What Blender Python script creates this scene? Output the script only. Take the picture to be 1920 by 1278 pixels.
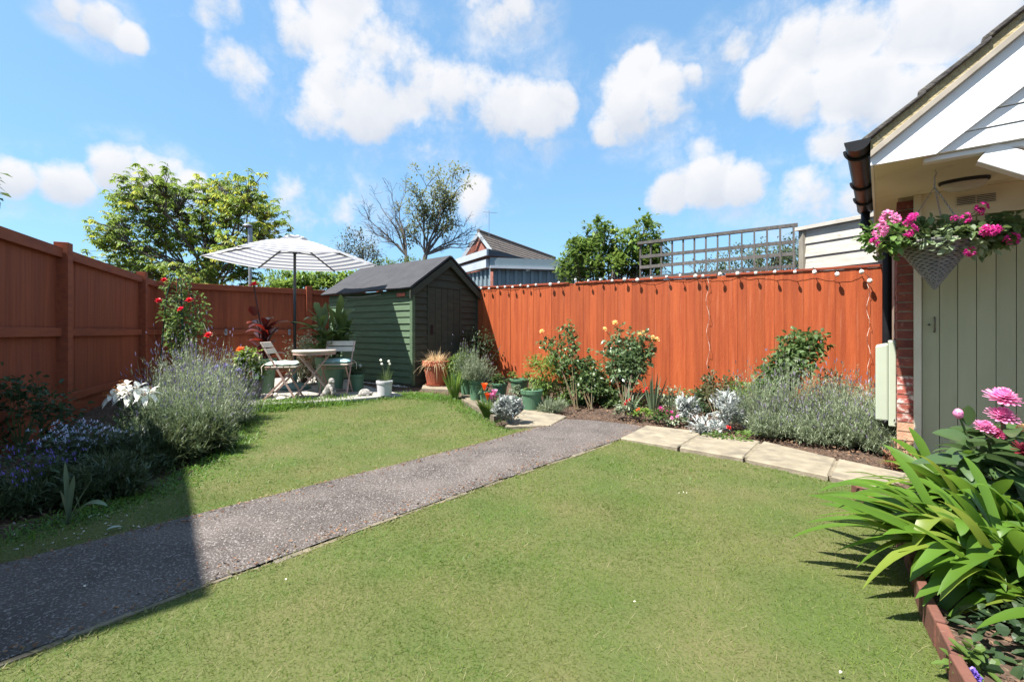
import bpy, math, random
import numpy as np
from mathutils import Vector, Matrix, Quaternion
from mathutils.geometry import tessellate_polygon
random.seed(7); rng = np.random.default_rng(7)
S = bpy.context.scene
for o in list(bpy.data.objects): bpy.data.objects.remove(o)
C = S.collection
# ------------------------------------------------------------------ camera, sky, sun, exposure
F = 853.3; CH = 1.0; HY = 622.0           # focal length in photo pixels, eye height, horizon row
cam = bpy.data.objects.new('camera', bpy.data.cameras.new('camera')); C.objects.link(cam)
cam.data.sensor_width = 36; cam.data.lens = 36*F/1920; cam.data.clip_end = 3000; cam.data.clip_start = .02
cam.location = (0, 0, CH); cam.rotation_euler = (math.radians(90), 0, 0)
cam.data.shift_y = -(639-HY)/1920
S.camera = cam
SUN = Vector((-.476, -.27, 1)).normalized()
def sky_dir(px, py): return Vector(((px-960)/F, 1, (HY-py)/F)).normalized()
CLOUDS = [  # centre px, py, radius px, weight
 (620,70,75,.75),(700,105,80,.75),(770,150,75,.8),(640,165,80,.9),(690,195,90,1.0),(600,215,60,.85),(840,160,65,.85),(900,165,60,.85),(950,200,85,1.05),
 (1010,215,75,1),(1045,190,45,.95),(560,50,60,.8),(640,5,80,.85),(400,0,70,.6),(800,270,40,.55),
 (120,10,50,.9),(175,35,60,1),(230,68,40,.85),
 (30,335,70,1.05),(115,345,70,1.05),(-60,340,80,1),(225,315,60,1),(285,330,70,1.05),(345,350,45,.85),
 (440,130,60,.55),(560,378,70,.52),(640,395,60,.5),(945,20,70,.75),
 (1200,125,50,1.05),(1180,195,80,1.1),(1255,165,60,1.05),(1245,200,65,1.05),(1135,235,45,.9),(1290,150,35,.9),
 (1500,95,90,1.05),(1450,160,85,1.1),(1590,70,100,1.1),(1610,180,120,1.1),(1720,60,120,1.1),(1490,200,80,1.05),(1700,190,110,1.05),(1375,80,55,.75),(1830,30,140,1.1),(1570,265,80,.85),
 (1265,350,55,.95),(1330,340,70,1.05),(1395,345,60,1.0),(1520,375,80,.75),(1610,370,80,.75),(895,385,60,.72),(1310,285,50,.5)]
def make_world():
    w = bpy.data.worlds.new('World'); S.world = w; w.use_nodes = True
    nt = w.node_tree; N = nt.nodes; L = nt.links
    N.clear()
    out = N.new('ShaderNodeOutputWorld'); bg = N.new('ShaderNodeBackground'); bg.inputs[1].default_value = SKY_STRENGTH
    sky = N.new('ShaderNodeTexSky'); sky.sky_type = 'NISHITA'; sky.sun_disc = False
    sky.sun_elevation = math.asin(SUN.z); sky.sun_rotation = math.atan2(SUN.x, SUN.y) % (2*math.pi)
    sky.altitude = 50; sky.air_density = 1.0; sky.dust_density = .6; sky.ozone_density = 2.0
    tc = N.new('ShaderNodeTexCoord')
    def noise(scale, detail, src, rough=.55):
        n = N.new('ShaderNodeTexNoise'); n.inputs['Scale'].default_value = scale; n.inputs['Detail'].default_value = detail
        n.inputs['Roughness'].default_value = rough; L.new(src, n.inputs['Vector']); return n
    def math_(op, a, b=None, c=None):
        m = N.new('ShaderNodeMath'); m.operation = op
        for i, v in enumerate((a, b, c)):
            if v is None: continue
            if isinstance(v, (int, float)): m.inputs[i].default_value = v
            else: L.new(v, m.inputs[i])
        return m.outputs[0]
    gen = tc.outputs['Generated']
    n1 = noise(7, 5, gen)
    sub = N.new('ShaderNodeVectorMath'); sub.operation = 'SUBTRACT'; sub.inputs[1].default_value = (.5, .5, .5); L.new(n1.outputs['Color'], sub.inputs[0])
    mul = N.new('ShaderNodeVectorMath'); mul.operation = 'MULTIPLY_ADD'; mul.inputs[1].default_value = (.06, .06, .06)
    L.new(sub.outputs[0], mul.inputs[0]); L.new(gen, mul.inputs[2])
    nz = N.new('ShaderNodeVectorMath'); nz.operation = 'NORMALIZE'; L.new(mul.outputs[0], nz.inputs[0]); warp = nz.outputs[0]
    blobs = [(sky_dir(x, y), sky_dir(x+r, y).angle(sky_dir(x, y))*1.06, wt) for x, y, r, wt in CLOUDS]
    rr = random.Random(3)
    for k in range(13):       # the same broken cumulus over the rest of the sky
        az = math.radians(75 + k*16.5 + rr.uniform(-5, 5)); el = math.radians(rr.uniform(8, 55))
        d = Vector((math.sin(az)*math.cos(el), math.cos(az)*math.cos(el), math.sin(el)))
        blobs.append((d, rr.uniform(.12, .22), 1.05))
    def field(lift):
        acc = None
        for d, r, wt in blobs:
            if lift: d = (d+Vector((-.10*r, 0, .42*r))).normalized()
            dn = N.new('ShaderNodeVectorMath'); dn.operation = 'DOT_PRODUCT'; dn.inputs[1].default_value = d; L.new(warp, dn.inputs[0])
            k = wt/(1-math.cos(r))
            v = math_('MULTIPLY_ADD', dn.outputs['Value'], k, -k*math.cos(r))
            acc = v if acc is None else math_('MAXIMUM', acc, v)
        return acc
    acc = field(False); sunny = math_('SUBTRACT', math_('MAXIMUM', field(True), -.6), math_('MAXIMUM', acc, -.6))     # + on the sunlit tops, - underneath
    near = N.new('ShaderNodeMapRange'); near.interpolation_type = 'SMOOTHSTEP'; L.new(acc, near.inputs['Value']); near.inputs['From Min'].default_value = -1.6; near.inputs['From Max'].default_value = .3
    acc = math_('MAXIMUM', acc, -.6)
    n2 = noise(10, 10, gen, .60)
    den = math_('MULTIPLY_ADD', math_('SUBTRACT', n2.outputs['Fac'], .5), 2.3, acc)
    mr = N.new('ShaderNodeMapRange'); mr.interpolation_type = 'SMOOTHSTEP'
    L.new(den, mr.inputs['Value']); mr.inputs['From Min'].default_value = .16; mr.inputs['From Max'].default_value = .80
    nv = noise(5.5, 9, warp, .66); veil = N.new('ShaderNodeMapRange'); veil.interpolation_type = 'SMOOTHSTEP'; L.new(nv.outputs['Fac'], veil.inputs['Value']); veil.inputs['From Min'].default_value = .44; veil.inputs['From Max'].default_value = .78
    cover = math_('MAXIMUM', mr.outputs[0], math_('MULTIPLY', math_('MULTIPLY', veil.outputs[0], near.outputs[0]), .95))
    n3 = noise(9, 4, gen)
    shade = N.new('ShaderNodeMapRange'); L.new(math_('MULTIPLY_ADD', n3.outputs['Fac'], .5, math_('MULTIPLY_ADD', n2.outputs['Fac'], .5, math_('MULTIPLY', sunny, .55))), shade.inputs['Value'])
    shade.inputs['From Min'].default_value = .12; shade.inputs['From Max'].default_value = .62
    cc = N.new('ShaderNodeMix'); cc.data_type = 'RGBA'; L.new(shade.outputs[0], cc.inputs['Factor'])
    k = CLOUD_LEVEL/SKY_STRENGTH
    cc.inputs['A'].default_value = (.74*k, .78*k, .86*k, 1); cc.inputs['B'].default_value = (.98*k, .98*k, 1.0*k, 1)
    tint = N.new('ShaderNodeMix'); tint.data_type = 'RGBA'; tint.blend_type = 'MULTIPLY'; tint.inputs['Factor'].default_value = 1
    gm_ = N.new('ShaderNodeGamma'); gm_.inputs[1].default_value = .5; L.new(sky.outputs[0], gm_.inputs[0]); L.new(gm_.outputs[0], tint.inputs['A']); tint.inputs['B'].default_value = SKY_TINT
    mix = N.new('ShaderNodeMix'); mix.data_type = 'RGBA'
    L.new(math_('MULTIPLY', cover, .96), mix.inputs['Factor']); L.new(tint.outputs['Result'], mix.inputs['A']); L.new(cc.outputs['Result'], mix.inputs['B'])
    L.new(mix.outputs['Result'], bg.inputs[0]); L.new(bg.outputs[0], out.inputs[0])
SKY_STRENGTH = .120; CLOUD_LEVEL = .38; SKY_TINT = (.80, 1.25, 1.60, 1)
make_world()
sl = bpy.data.lights.new('sun', 'SUN'); sl.energy = 5.0; sl.angle = math.radians(.5); sl.color = (1, .955, .88)
so = bpy.data.objects.new('sun', sl); C.objects.link(so); so.rotation_mode = 'QUATERNION'
so.rotation_quaternion = (-SUN).to_track_quat('-Z', 'Y'); so.location = (-8, -5, 16)
S.view_settings.view_transform = 'Standard'; S.view_settings.look = 'None'; S.view_settings.exposure = 1.40; S.view_settings.gamma = 1
S.cycles.use_denoising = True; S.cycles.max_bounces = 7; S.cycles.diffuse_bounces = 4; S.cycles.transparent_max_bounces = 12
S.cycles.caustics_reflective = False; S.cycles.caustics_refractive = False
# ------------------------------------------------------------------ where things stand
def sstep(a, b, v):
    t = min(1, max(0, (v-a)/(b-a))); return t*t*(3-2*t)
def zt(x, y): return .13*sstep(5.8, 8.2, y-.5*x)       # the garden rises gently towards the shed
def GP(px, py, z=0.):
    Y = F*(CH-z)/(py-HY); return Vector(((px-960)/F*Y, Y, z))
def G(px, py):
    z = 0.
    for _ in range(8):
        p = GP(px, py, z); z = zt(p.x, p.y)
    p.z = z; return p
def P(px, py, Y): return Vector(((px-960)/F*Y, Y, CH-(py-HY)/F*Y))
def fence_Y(px): return 8.24/(1+.53*(px-960)/F)          # depth of the orange fence
# ------------------------------------------------------------------ mesh builder
ORG = {}
class MB:
    def __init__(s): s.v = []; s.q = []; s.t = []; s.n = 0
    def add(s, V, Q=None, T=None):
        V = np.asarray(V, dtype=float).reshape(-1, 3); s.v.append(V)
        if Q is not None and len(Q): s.q.append(np.asarray(Q, dtype=np.int64).reshape(-1, 4)+s.n)
        if T is not None and len(T): s.t.append(np.asarray(T, dtype=np.int64).reshape(-1, 3)+s.n)
        s.n += len(V); return s
    def box(s, lo, hi):
        x0, y0, z0 = lo; x1, y1, z1 = hi
        return s.add([(x0,y0,z0),(x1,y0,z0),(x1,y1,z0),(x0,y1,z0),(x0,y0,z1),(x1,y0,z1),(x1,y1,z1),(x0,y1,z1)],
              [(3,2,1,0),(4,5,6,7),(0,1,5,4),(1,2,6,5),(2,3,7,6),(3,0,4,7)])
    def hexa(s, V8):   # eight corners: bottom ring then top ring
        return s.add(V8, [(3,2,1,0),(4,5,6,7),(0,1,5,4),(1,2,6,5),(2,3,7,6),(3,0,4,7)])
    def bar(s, p0, p1, w, h, up=(0,0,1)):
        p0 = Vector(p0); p1 = Vector(p1); d = (p1-p0).normalized(); u = Vector(up)
        if abs(d.dot(u)) > .98: u = Vector((1,0,0))
        a = d.cross(u).normalized()*w/2; b = a.cross(d).normalized()*h/2
        return s.hexa([p0-a-b, p0+a-b, p1+a-b, p1-a-b, p0-a+b, p0+a+b, p1+a+b, p1-a+b])
    def tube(s, pts, r, n=6, cap=True):
        pts = [Vector(p) for p in pts]; m = len(pts)
        if not hasattr(r, '__len__'): r = [r]*m
        V = []; ref = Vector((.3, .2, 1))
        for i, p in enumerate(pts):
            d = (pts[min(i+1, m-1)]-pts[max(i-1, 0)])
            d = d.normalized() if d.length > 1e-9 else Vector((0,0,1))
            u = ref
            if abs(d.dot(u.normalized())) > .97: u = Vector((1, 0, 0))
            a = d.cross(u).normalized(); b = d.cross(a)
            for k in range(n):
                t = 2*math.pi*k/n; V.append(p+(a*math.cos(t)+b*math.sin(t))*r[i])
        Q = [(i*n+k, i*n+(k+1)%n, (i+1)*n+(k+1)%n, (i+1)*n+k) for i in range(m-1) for k in range(n)]
        T = []
        if cap:
            T = [(0, k+1, k) for k in range(1, n-1)]+[((m-1)*n, (m-1)*n+k, (m-1)*n+k+1) for k in range(1, n-1)]
        return s.add(V, Q, T)
    def lathe(s, prof, c=(0,0,0), n=24, sx=1, sy=1):
        V = [(c[0]+r*sx*math.cos(2*math.pi*k/n), c[1]+r*sy*math.sin(2*math.pi*k/n), c[2]+z) for r, z in prof for k in range(n)]
        Q = [(i*n+k, i*n+(k+1)%n, (i+1)*n+(k+1)%n, (i+1)*n+k) for i in range(len(prof)-1) for k in range(n)]
        return s.add(V, Q)
    def blob(s, c, r, nu=12, nv=8, amp=0., M=None):
        V = []; ph = [random.uniform(0, 6.3) for _ in range(4)]
        for j in range(nv+1):
            th = math.pi*j/nv
            for k in range(nu):
                a = 2*math.pi*k/nu
                w = 1+amp*(math.sin(3*a+ph[0]+2*th)+math.sin(5*th+ph[1]+a))*.5
                v = Vector((r[0]*w*math.sin(th)*math.cos(a), r[1]*w*math.sin(th)*math.sin(a), r[2]*w*math.cos(th)))
                if M is not None: v = M @ v
                V.append(v+Vector(c))
        Q = [(j*nu+k, (j+1)*nu+k, (j+1)*nu+(k+1)%nu, j*nu+(k+1)%nu) for j in range(nv) for k in range(nu)]
        return s.add(V, Q)
    def prism(s, poly, z0, z1):     # poly: list of (x, y), counter-clockwise, roughly convex (fan)
        n = len(poly); V = [(x, y, z0) for x, y in poly]+[(x, y, z1) for x, y in poly]
        Q = [(k, (k+1)%n, n+(k+1)%n, n+k) for k in range(n)]
        T = []
        for a, b, c in tessellate_polygon([[Vector((x, y, 0)) for x, y in poly]]):
            if (Vector(poly[b])-Vector(poly[a])).cross(Vector(poly[c])-Vector(poly[a])) < 0: b, c = c, b
            T += [(a, c, b), (n+a, n+b, n+c)]
        return s.add(V, Q, T)
    def data(s, name, org=(0,0,0), smooth=False):
        me = bpy.data.meshes.new(name)
        if not s.v: return me
        V = np.concatenate(s.v)-np.array(org, dtype=float)
        q = np.concatenate(s.q) if s.q else np.zeros((0,4), int); t = np.concatenate(s.t) if s.t else np.zeros((0,3), int)
        me.vertices.add(len(V)); me.vertices.foreach_set('co', V.astype(np.float32).ravel())
        loops = np.concatenate([q.ravel(), t.ravel()]); me.loops.add(len(loops)); me.loops.foreach_set('vertex_index', loops.astype(np.int32))
        ns = len(q)+len(t); me.polygons.add(ns)
        st = np.concatenate([np.arange(len(q))*4, len(q)*4+np.arange(len(t))*3]); tot = np.concatenate([np.full(len(q), 4), np.full(len(t), 3)])
        me.polygons.foreach_set('loop_start', st.astype(np.int32)); me.polygons.foreach_set('loop_total', tot.astype(np.int32))
        me.polygons.foreach_set('use_smooth', np.full(ns, smooth, bool))
        me.update(calc_edges=True); me.validate(); return me
    def build(s, name, m, parent=None, smooth=False, bevel=0, local=False):
        org = (0,0,0) if (parent is None or local) else ORG.get(parent.name, (0,0,0))
        me = s.data(name, org, smooth); o = bpy.data.objects.new(name, me); C.objects.link(o)
        me.materials.append(m)
        if parent is not None: o.parent = parent; ORG[o.name] = org
        if bevel:
            b = o.modifiers.new('bevel', 'BEVEL'); b.width = bevel; b.segments = 2; b.limit_method = 'ANGLE'
        return o
def thing(name, label, cat, loc=(0,0,0), rz=0, group=None):
    o = bpy.data.objects.new(name, None); C.objects.link(o); o.location = loc; o.rotation_euler = (0,0,rz)
    o.empty_display_size = .1; o['label'] = label; o['category'] = cat
    if group: o['group'] = group
    ORG[o.name] = tuple(loc); return o
def tag(o, label, cat, group=None):
    o['label'] = label; o['category'] = cat
    if group: o['group'] = group
    return o
def put(name, me, parent, loc, rz=0, m=None):
    """a piece that shares mesh data with its likes; loc is in the parent's own space"""
    o = bpy.data.objects.new(name, me); C.objects.link(o); o.parent = parent; o.location = loc; o.rotation_euler = (0,0,rz)
    if m and not me.materials: me.materials.append(m)
    ORG[o.name] = ORG.get(parent.name, (0,0,0)); return o
# ------------------------------------------------------------------ materials
MT = {}
def _mix(N, L, fac, a, b, bt='MIX'):
    x = N.new('ShaderNodeMix'); x.data_type = 'RGBA'; x.blend_type = bt
    for v, i in ((fac, 'Factor'), (a, 'A'), (b, 'B')):
        if isinstance(v, (int, float)): x.inputs[i].default_value = v
        elif isinstance(v, tuple): x.inputs[i].default_value = (*v[:3], 1)
        else: L.new(v, x.inputs[i])
    return x.outputs['Result']
def mat(name, c1, c2=None, scale=6, st=(1,1,1), rough=.75, bump=.0, bscale=None, rnd=0., metal=0., spec=.4, c3=None, s3=40, f3=(.55,.7), coord='Object', lo=.35, hi=.65, detail=6):
    if name in MT: return MT[name]
    m = bpy.data.materials.new(name); m.use_nodes = True; nt = m.node_tree; N = nt.nodes; L = nt.links
    b = N['Principled BSDF']; b.inputs['Roughness'].default_value = rough; b.inputs['Metallic'].default_value = metal
    b.inputs['Specular IOR Level'].default_value = spec
    c2 = c2 or tuple(x*.75 for x in c1)
    if coord == 'world': src = N.new('ShaderNodeNewGeometry').outputs['Position']
    else: src = N.new('ShaderNodeTexCoord').outputs['Object']
    oi = N.new('ShaderNodeObjectInfo')
    off = N.new('ShaderNodeVectorMath'); off.operation = 'MULTIPLY_ADD'; off.inputs[1].default_value = (17, 23, 31)
    if coord != 'world':
        L.new(oi.outputs['Random'], off.inputs[0]); L.new(src, off.inputs[2]); src = off.outputs[0]
    mp = N.new('ShaderNodeMapping'); mp.inputs['Scale'].default_value = st; L.new(src, mp.inputs['Vector'])
    n = N.new('ShaderNodeTexNoise'); n.inputs['Scale'].default_value = scale; n.inputs['Detail'].default_value = detail; L.new(mp.outputs[0], n.inputs['Vector'])
    mr = N.new('ShaderNodeMapRange'); mr.inputs['From Min'].default_value = lo; mr.inputs['From Max'].default_value = hi; L.new(n.outputs['Fac'], mr.inputs['Value'])
    col = _mix(N, L, mr.outputs[0], c1, c2)
    if c3:
        n3 = N.new('ShaderNodeTexNoise'); n3.inputs['Scale'].default_value = s3; n3.inputs['Detail'].default_value = 5; L.new(mp.outputs[0], n3.inputs['Vector'])
        m3 = N.new('ShaderNodeMapRange'); m3.inputs['From Min'].default_value = f3[0]; m3.inputs['From Max'].default_value = f3[1]; L.new(n3.outputs['Fac'], m3.inputs['Value'])
        col = _mix(N, L, m3.outputs[0], col, c3)
    if rnd:
        h = N.new('ShaderNodeHueSaturation'); L.new(col, h.inputs['Color'])
        r = N.new('ShaderNodeMapRange'); r.inputs['To Min'].default_value = 1-rnd; r.inputs['To Max'].default_value = 1+rnd
        L.new(oi.outputs['Random'], r.inputs['Value']); L.new(r.outputs[0], h.inputs['Value']); col = h.outputs[0]
    L.new(col, b.inputs['Base Color'])
    if bump:
        nb = N.new('ShaderNodeTexNoise'); nb.inputs['Scale'].default_value = bscale or scale*6; nb.inputs['Detail'].default_value = 6; L.new(mp.outputs[0], nb.inputs['Vector'])
        bp = N.new('ShaderNodeBump'); bp.inputs['Strength'].default_value = bump; bp.inputs['Distance'].default_value = .01
        L.new(nb.outputs['Fac'], bp.inputs['Height']); L.new(bp.outputs[0], b.inputs['Normal'])
    MT[name] = m; return m
def leaf(name, c1, c2, trans=.4, rough=.45, tcol=None, spec=.4, world=None):
    """foliage: each leaf its own tone, light passing through"""
    if name in MT: return MT[name]
    m = bpy.data.materials.new(name); m.use_nodes = True; nt = m.node_tree; N = nt.nodes; L = nt.links
    b = N['Principled BSDF']; b.inputs['Roughness'].default_value = rough; b.inputs['Specular IOR Level'].default_value = spec
    g = N.new('ShaderNodeNewGeometry')
    col = _mix(N, L, g.outputs['Random Per Island'], c1, c2)
    n = N.new('ShaderNodeTexNoise'); n.inputs['Scale'].default_value = 3; n.inputs['Detail'].default_value = 3; L.new(g.outputs['Position'], n.inputs['Vector'])
    mr = N.new('ShaderNodeMapRange'); mr.inputs['From Min'].default_value = .3; mr.inputs['From Max'].default_value = .7; mr.inputs['To Min'].default_value = .78; mr.inputs['To Max'].default_value = 1.2
    L.new(n.outputs['Fac'], mr.inputs['Value'])
    h = N.new('ShaderNodeHueSaturation'); L.new(col, h.inputs['Color']); L.new(mr.outputs[0], h.inputs['Value']); col = h.outputs[0]
    if world:     # worn or dry patches over the whole bed
        c3, sc, a, z = world
        n = N.new('ShaderNodeTexNoise'); n.inputs['Scale'].default_value = sc; n.inputs['Detail'].default_value = 4; L.new(g.outputs['Position'], n.inputs['Vector'])
        mr = N.new('ShaderNodeMapRange'); mr.inputs['From Min'].default_value = a; mr.inputs['From Max'].default_value = z; L.new(n.outputs['Fac'], mr.inputs['Value'])
        col = _mix(N, L, mr.outputs[0], col, c3)
    L.new(col, b.inputs['Base Color'])
    t = N.new('ShaderNodeBsdfTranslucent')
    tc = tcol or None
    if tc: t.inputs[0].default_value = (*tc, 1)
    else:
        hh = N.new('ShaderNodeHueSaturation'); hh.inputs['Value'].default_value = 1.5; hh.inputs['Hue'].default_value = .485; L.new(col, hh.inputs['Color']); L.new(hh.outputs[0], t.inputs[0])
    mx = N.new('ShaderNodeMixShader'); mx.inputs[0].default_value = trans
    L.new(b.outputs[0], mx.inputs[1]); L.new(t.outputs[0], mx.inputs[2]); L.new(mx.outputs[0], N['Material Output'].inputs[0])
    MT[name] = m; return m
# ------------------------------------------------------------------ plant geometry
PROF = {'ovate': lambda t: np.sin(np.pi*np.clip(t*.93+.05, 0, 1))**.8, 'lance': lambda t: np.sin(np.pi*np.clip(t, 0, 1)**.75*.96+.04),
        'strap': lambda t: np.where(t < .72, .8+.2*t/.72, np.clip((1-t)/.28, 0, 1)**.6), 'blade': lambda t: (1-t)**.6*.95+.05,
        'petal': lambda t: np.sin(np.pi*np.clip(t*.8+.08, 0, 1))**.7, 'paddle': lambda t: np.sin(np.pi*np.clip(t**1.15*.95+.03, 0, 1))**.75}
def nrm(a): return a/np.maximum(np.linalg.norm(a, axis=-1, keepdims=True), 1e-9)
def strips(mb, p, d, L, W, droop=0., nseg=3, prof='ovate', fold=.12, roll=None, curl=0.):
    p = np.asarray(p, float).reshape(-1, 3); n = len(p); d = nrm(np.broadcast_to(np.asarray(d, float), (n, 3)))
    L = np.broadcast_to(np.asarray(L, float), (n,)); W = np.broadcast_to(np.asarray(W, float), (n,)); droop = np.broadcast_to(np.asarray(droop, float), (n,))
    t = np.linspace(0, 1, nseg+1)
    pos = p[:, None]+d[:, None]*(L[:, None]*t)[..., None]
    pos[..., 2] -= (droop*L)[:, None]*t**2
    tg = np.broadcast_to(d[:, None], pos.shape).copy(); tg[..., 2] -= (2*droop)[:, None]*t; tg = nrm(tg)
    up = np.array([0, 0, 1.])+rng.normal(0, .02, (n, 3))
    side = nrm(np.cross(d, up)); 
    if roll is not None:
        a = np.broadcast_to(np.asarray(roll, float), (n,))[:, None]; side = side*np.cos(a)+np.cross(d, side)*np.sin(a)
    side = np.broadcast_to(side[:, None], pos.shape); nn = np.cross(side, tg)
    w = (W[:, None]*PROF[prof](t)[None])[..., None]/2
    w = np.maximum(w, W[:, None, None]*.015)
    if fold:
        V = np.stack([pos-side*w+nn*w*fold*2, pos, pos+side*w+nn*w*fold*2], 2); k = 3
    else:
        V = np.stack([pos-side*w, pos+side*w], 2); k = 2
    nv = (nseg+1)*k; base = np.arange(n)[:, None]*nv; f = []
    for i in range(nseg):
        for j in range(k-1):
            f.append(np.stack([base[:, 0]+i*k+j, base[:, 0]+i*k+j+1, base[:, 0]+(i+1)*k+j+1, base[:, 0]+(i+1)*k+j], 1))
    mb.add(V.reshape(-1, 3), np.concatenate(f)); return mb
def rdir(n, zlo=-1., zhi=1.):
    z = rng.uniform(zlo, zhi, n); a = rng.uniform(0, 2*np.pi, n); r = np.sqrt(1-z*z)
    return np.stack([r*np.cos(a), r*np.sin(a), z], 1)
def shell(n, c, r, inner=.55, zlo=-1):
    d = rdir(n, zlo); k = rng.uniform(inner**3, 1, n)**(1/3)
    return np.asarray(c)+d*k[:, None]*np.asarray(r), d
def clumps(n, c, r, k=14, size=.34, zlo=-.7):
    """leaves gathered into sprays round the crown: gaps between, an uneven outline"""
    cs, cd = shell(k, c, np.asarray(r)*.82, .55, zlo); i = rng.integers(0, k, n)
    p = cs[i]+rng.normal(0, 1, (n, 3))*np.asarray(r)*size*.5
    return p, nrm(cd[i]+rng.normal(0, .6, (n, 3)))
def twigs(mb, base, tips, r=.006, n=4, sag=.12):
    base = Vector(base)
    for t in tips:
        t = Vector(t); m = base.lerp(t, .5)+Vector((random.uniform(-1,1), random.uniform(-1,1), random.uniform(0,1)))*(t-base).length*sag
        mb.tube([base+Vector((random.uniform(-.02,.02), random.uniform(-.02,.02), 0)), m, t], [r, r*.75, r*.35], n, False)
def disc_petals(mb, c, up, r, n, layers=1, open_=.3, W=.5, seg=2, prof='petal', shrink=.75, droop=0.):
    """a flower head: rings of petals round the axis up"""
    up = Vector(up).normalized(); a = up.orthogonal().normalized(); b = up.cross(a); p = []; d = []; L = []
    for l in range(layers):
        f = shrink**l; e = open_+(1.35-open_)*l/max(layers, 1)
        for k in range(n):
            t = 2*math.pi*(k+.5*l)/n+random.uniform(-.1, .1); v = (a*math.cos(t)+b*math.sin(t))*math.cos(e)+up*math.sin(e)
            p.append(Vector(c)+up*r*.08*l); d.append(v); L.append(r*f*random.uniform(.9, 1.08))
    L = np.array(L); strips(mb, np.array([tuple(x) for x in p]), np.array([tuple(x) for x in d]), L, L*W, droop, seg, prof, .15)
# ================================================================== the setting
def structure(o): o['kind'] = 'structure'; return o
def stuff(o): o['kind'] = 'stuff'; return o
def inside(poly, x, y):
    r = np.zeros(np.shape(x), bool); n = len(poly)
    for i in range(n):
        x0, y0 = poly[i]; x1, y1 = poly[(i+1) % n]
        c = ((y0 > y) != (y1 > y)) & (x < (x1-x0)*(y-y0)/((y1-y0)+1e-12)+x0); r ^= c
    return r
def znp(x, y):
    t = np.clip((y-.5*x-5.8)/2.4, 0, 1); return .13*t*t*(3-2*t)
m_soil = mat('soil', (.085,.052,.034), (.045,.028,.02), 3, rough=.95, bump=.9, bscale=60, coord='world', c3=(.17,.12,.08), s3=55)
ax = np.concatenate([-np.geomspace(300, 9, 14), np.arange(-8, 8.01, .2), np.geomspace(9, 300, 14)])
ay = np.concatenate([-np.geomspace(300, 5, 14), np.arange(-4, 13.01, .2), np.geomspace(14, 300, 14)])
gx, gy = np.meshgrid(ax, ay); gz = znp(gx, gy)-.012
ins = (np.abs(gx) < 8) & (gy > -4) & (gy < 12)
gz = gz+np.where(ins, rng.normal(0, .006, gx.shape)-.012, -.03)
nx, ny = len(ax), len(ay); ii = np.arange(nx*ny).reshape(ny, nx)
mb = MB(); mb.add(np.stack([gx, gy, gz], -1).reshape(-1, 3), np.stack([ii[:-1,:-1], ii[:-1,1:], ii[1:,1:], ii[1:,:-1]], -1).reshape(-1, 4))
structure(mb.build('ground', m_soil, smooth=True))
# ---- path of worn tarmac between two strips of concrete edging
def xy(p): return (p.x, p.y)
PL = [G(*q) for q in ((0,1062),(338,976),(480,939),(700,884),(900,833),(1060,787))]
PR = [G(*q) for q in ((0,1247),(380,1100),(480,1065),(700,985),(900,915),(1165,824),(1208,801))]
PL = [PL[0]-(PL[2]-PL[0]).normalized()*5]+PL; PR = [PR[0]-(PR[2]-PR[0]).normalized()*5]+PR
m_path = mat('tarmac', (.115,.097,.086), (.062,.051,.046), 2.5, rough=.9, bump=1.0, bscale=130, coord='world', c3=(.27,.24,.225), s3=110, f3=(.54,.66))
def resample(pts, n):
    d = [0]
    for a, b in zip(pts, pts[1:]): d.append(d[-1]+(b-a).length)
    out = []
    for k in range(n):
        s = d[-1]*k/(n-1); i = max(j for j in range(len(d)) if d[j] <= s+1e-9); i = min(i, len(pts)-2)
        out.append(pts[i].lerp(pts[i+1], (s-d[i])/(d[i+1]-d[i])))
    return out
NL = 120; pl = resample(PL, NL); pr = resample(PR, NL); V = []; W = 14
for a, b in zip(pl, pr):
    for k in range(W+1):
        p = a.lerp(b, k/W); u = k/W; V.append((p.x+random.uniform(-.004,.004), p.y, .012+.012*math.sin(math.pi*u)+random.uniform(-.002,.002)))
ii = np.arange(NL*(W+1)).reshape(NL, W+1)
mb = MB(); mb.add(V, np.stack([ii[:-1,:-1], ii[:-1,1:], ii[1:,1:], ii[1:,:-1]], -1).reshape(-1, 4))
path = structure(mb.build('path', m_path, smooth=True))
m_edge = mat('concrete_edging', (.21,.175,.125), (.12,.10,.07), 9, rough=.95, bump=.5, c3=(.13,.12,.09), s3=14)
for side, pts in ((-1, PL), (1, PR)):
    q = resample(pts, 60); mb = MB()
    for i in range(59):
        d = (q[i+1]-q[i]).normalized(); nn = Vector((d.y, -d.x, 0))*side; w = .018+.010*math.sin(i*.9)+random.uniform(-.008, .008)
        a, b = q[i], q[i+1]; z = .009+random.uniform(-.006, .003)
        mb.hexa([a+Vector((0,0,-.05)), b+Vector((0,0,-.05)), b+nn*w+Vector((0,0,-.05)), a+nn*w+Vector((0,0,-.05)), a+Vector((0,0,z)), b+Vector((0,0,z)), b+nn*w+Vector((0,0,z-.004)), a+nn*w+Vector((0,0,z-.004))])
    mb.build('edging_strip', m_edge, path)
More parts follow.
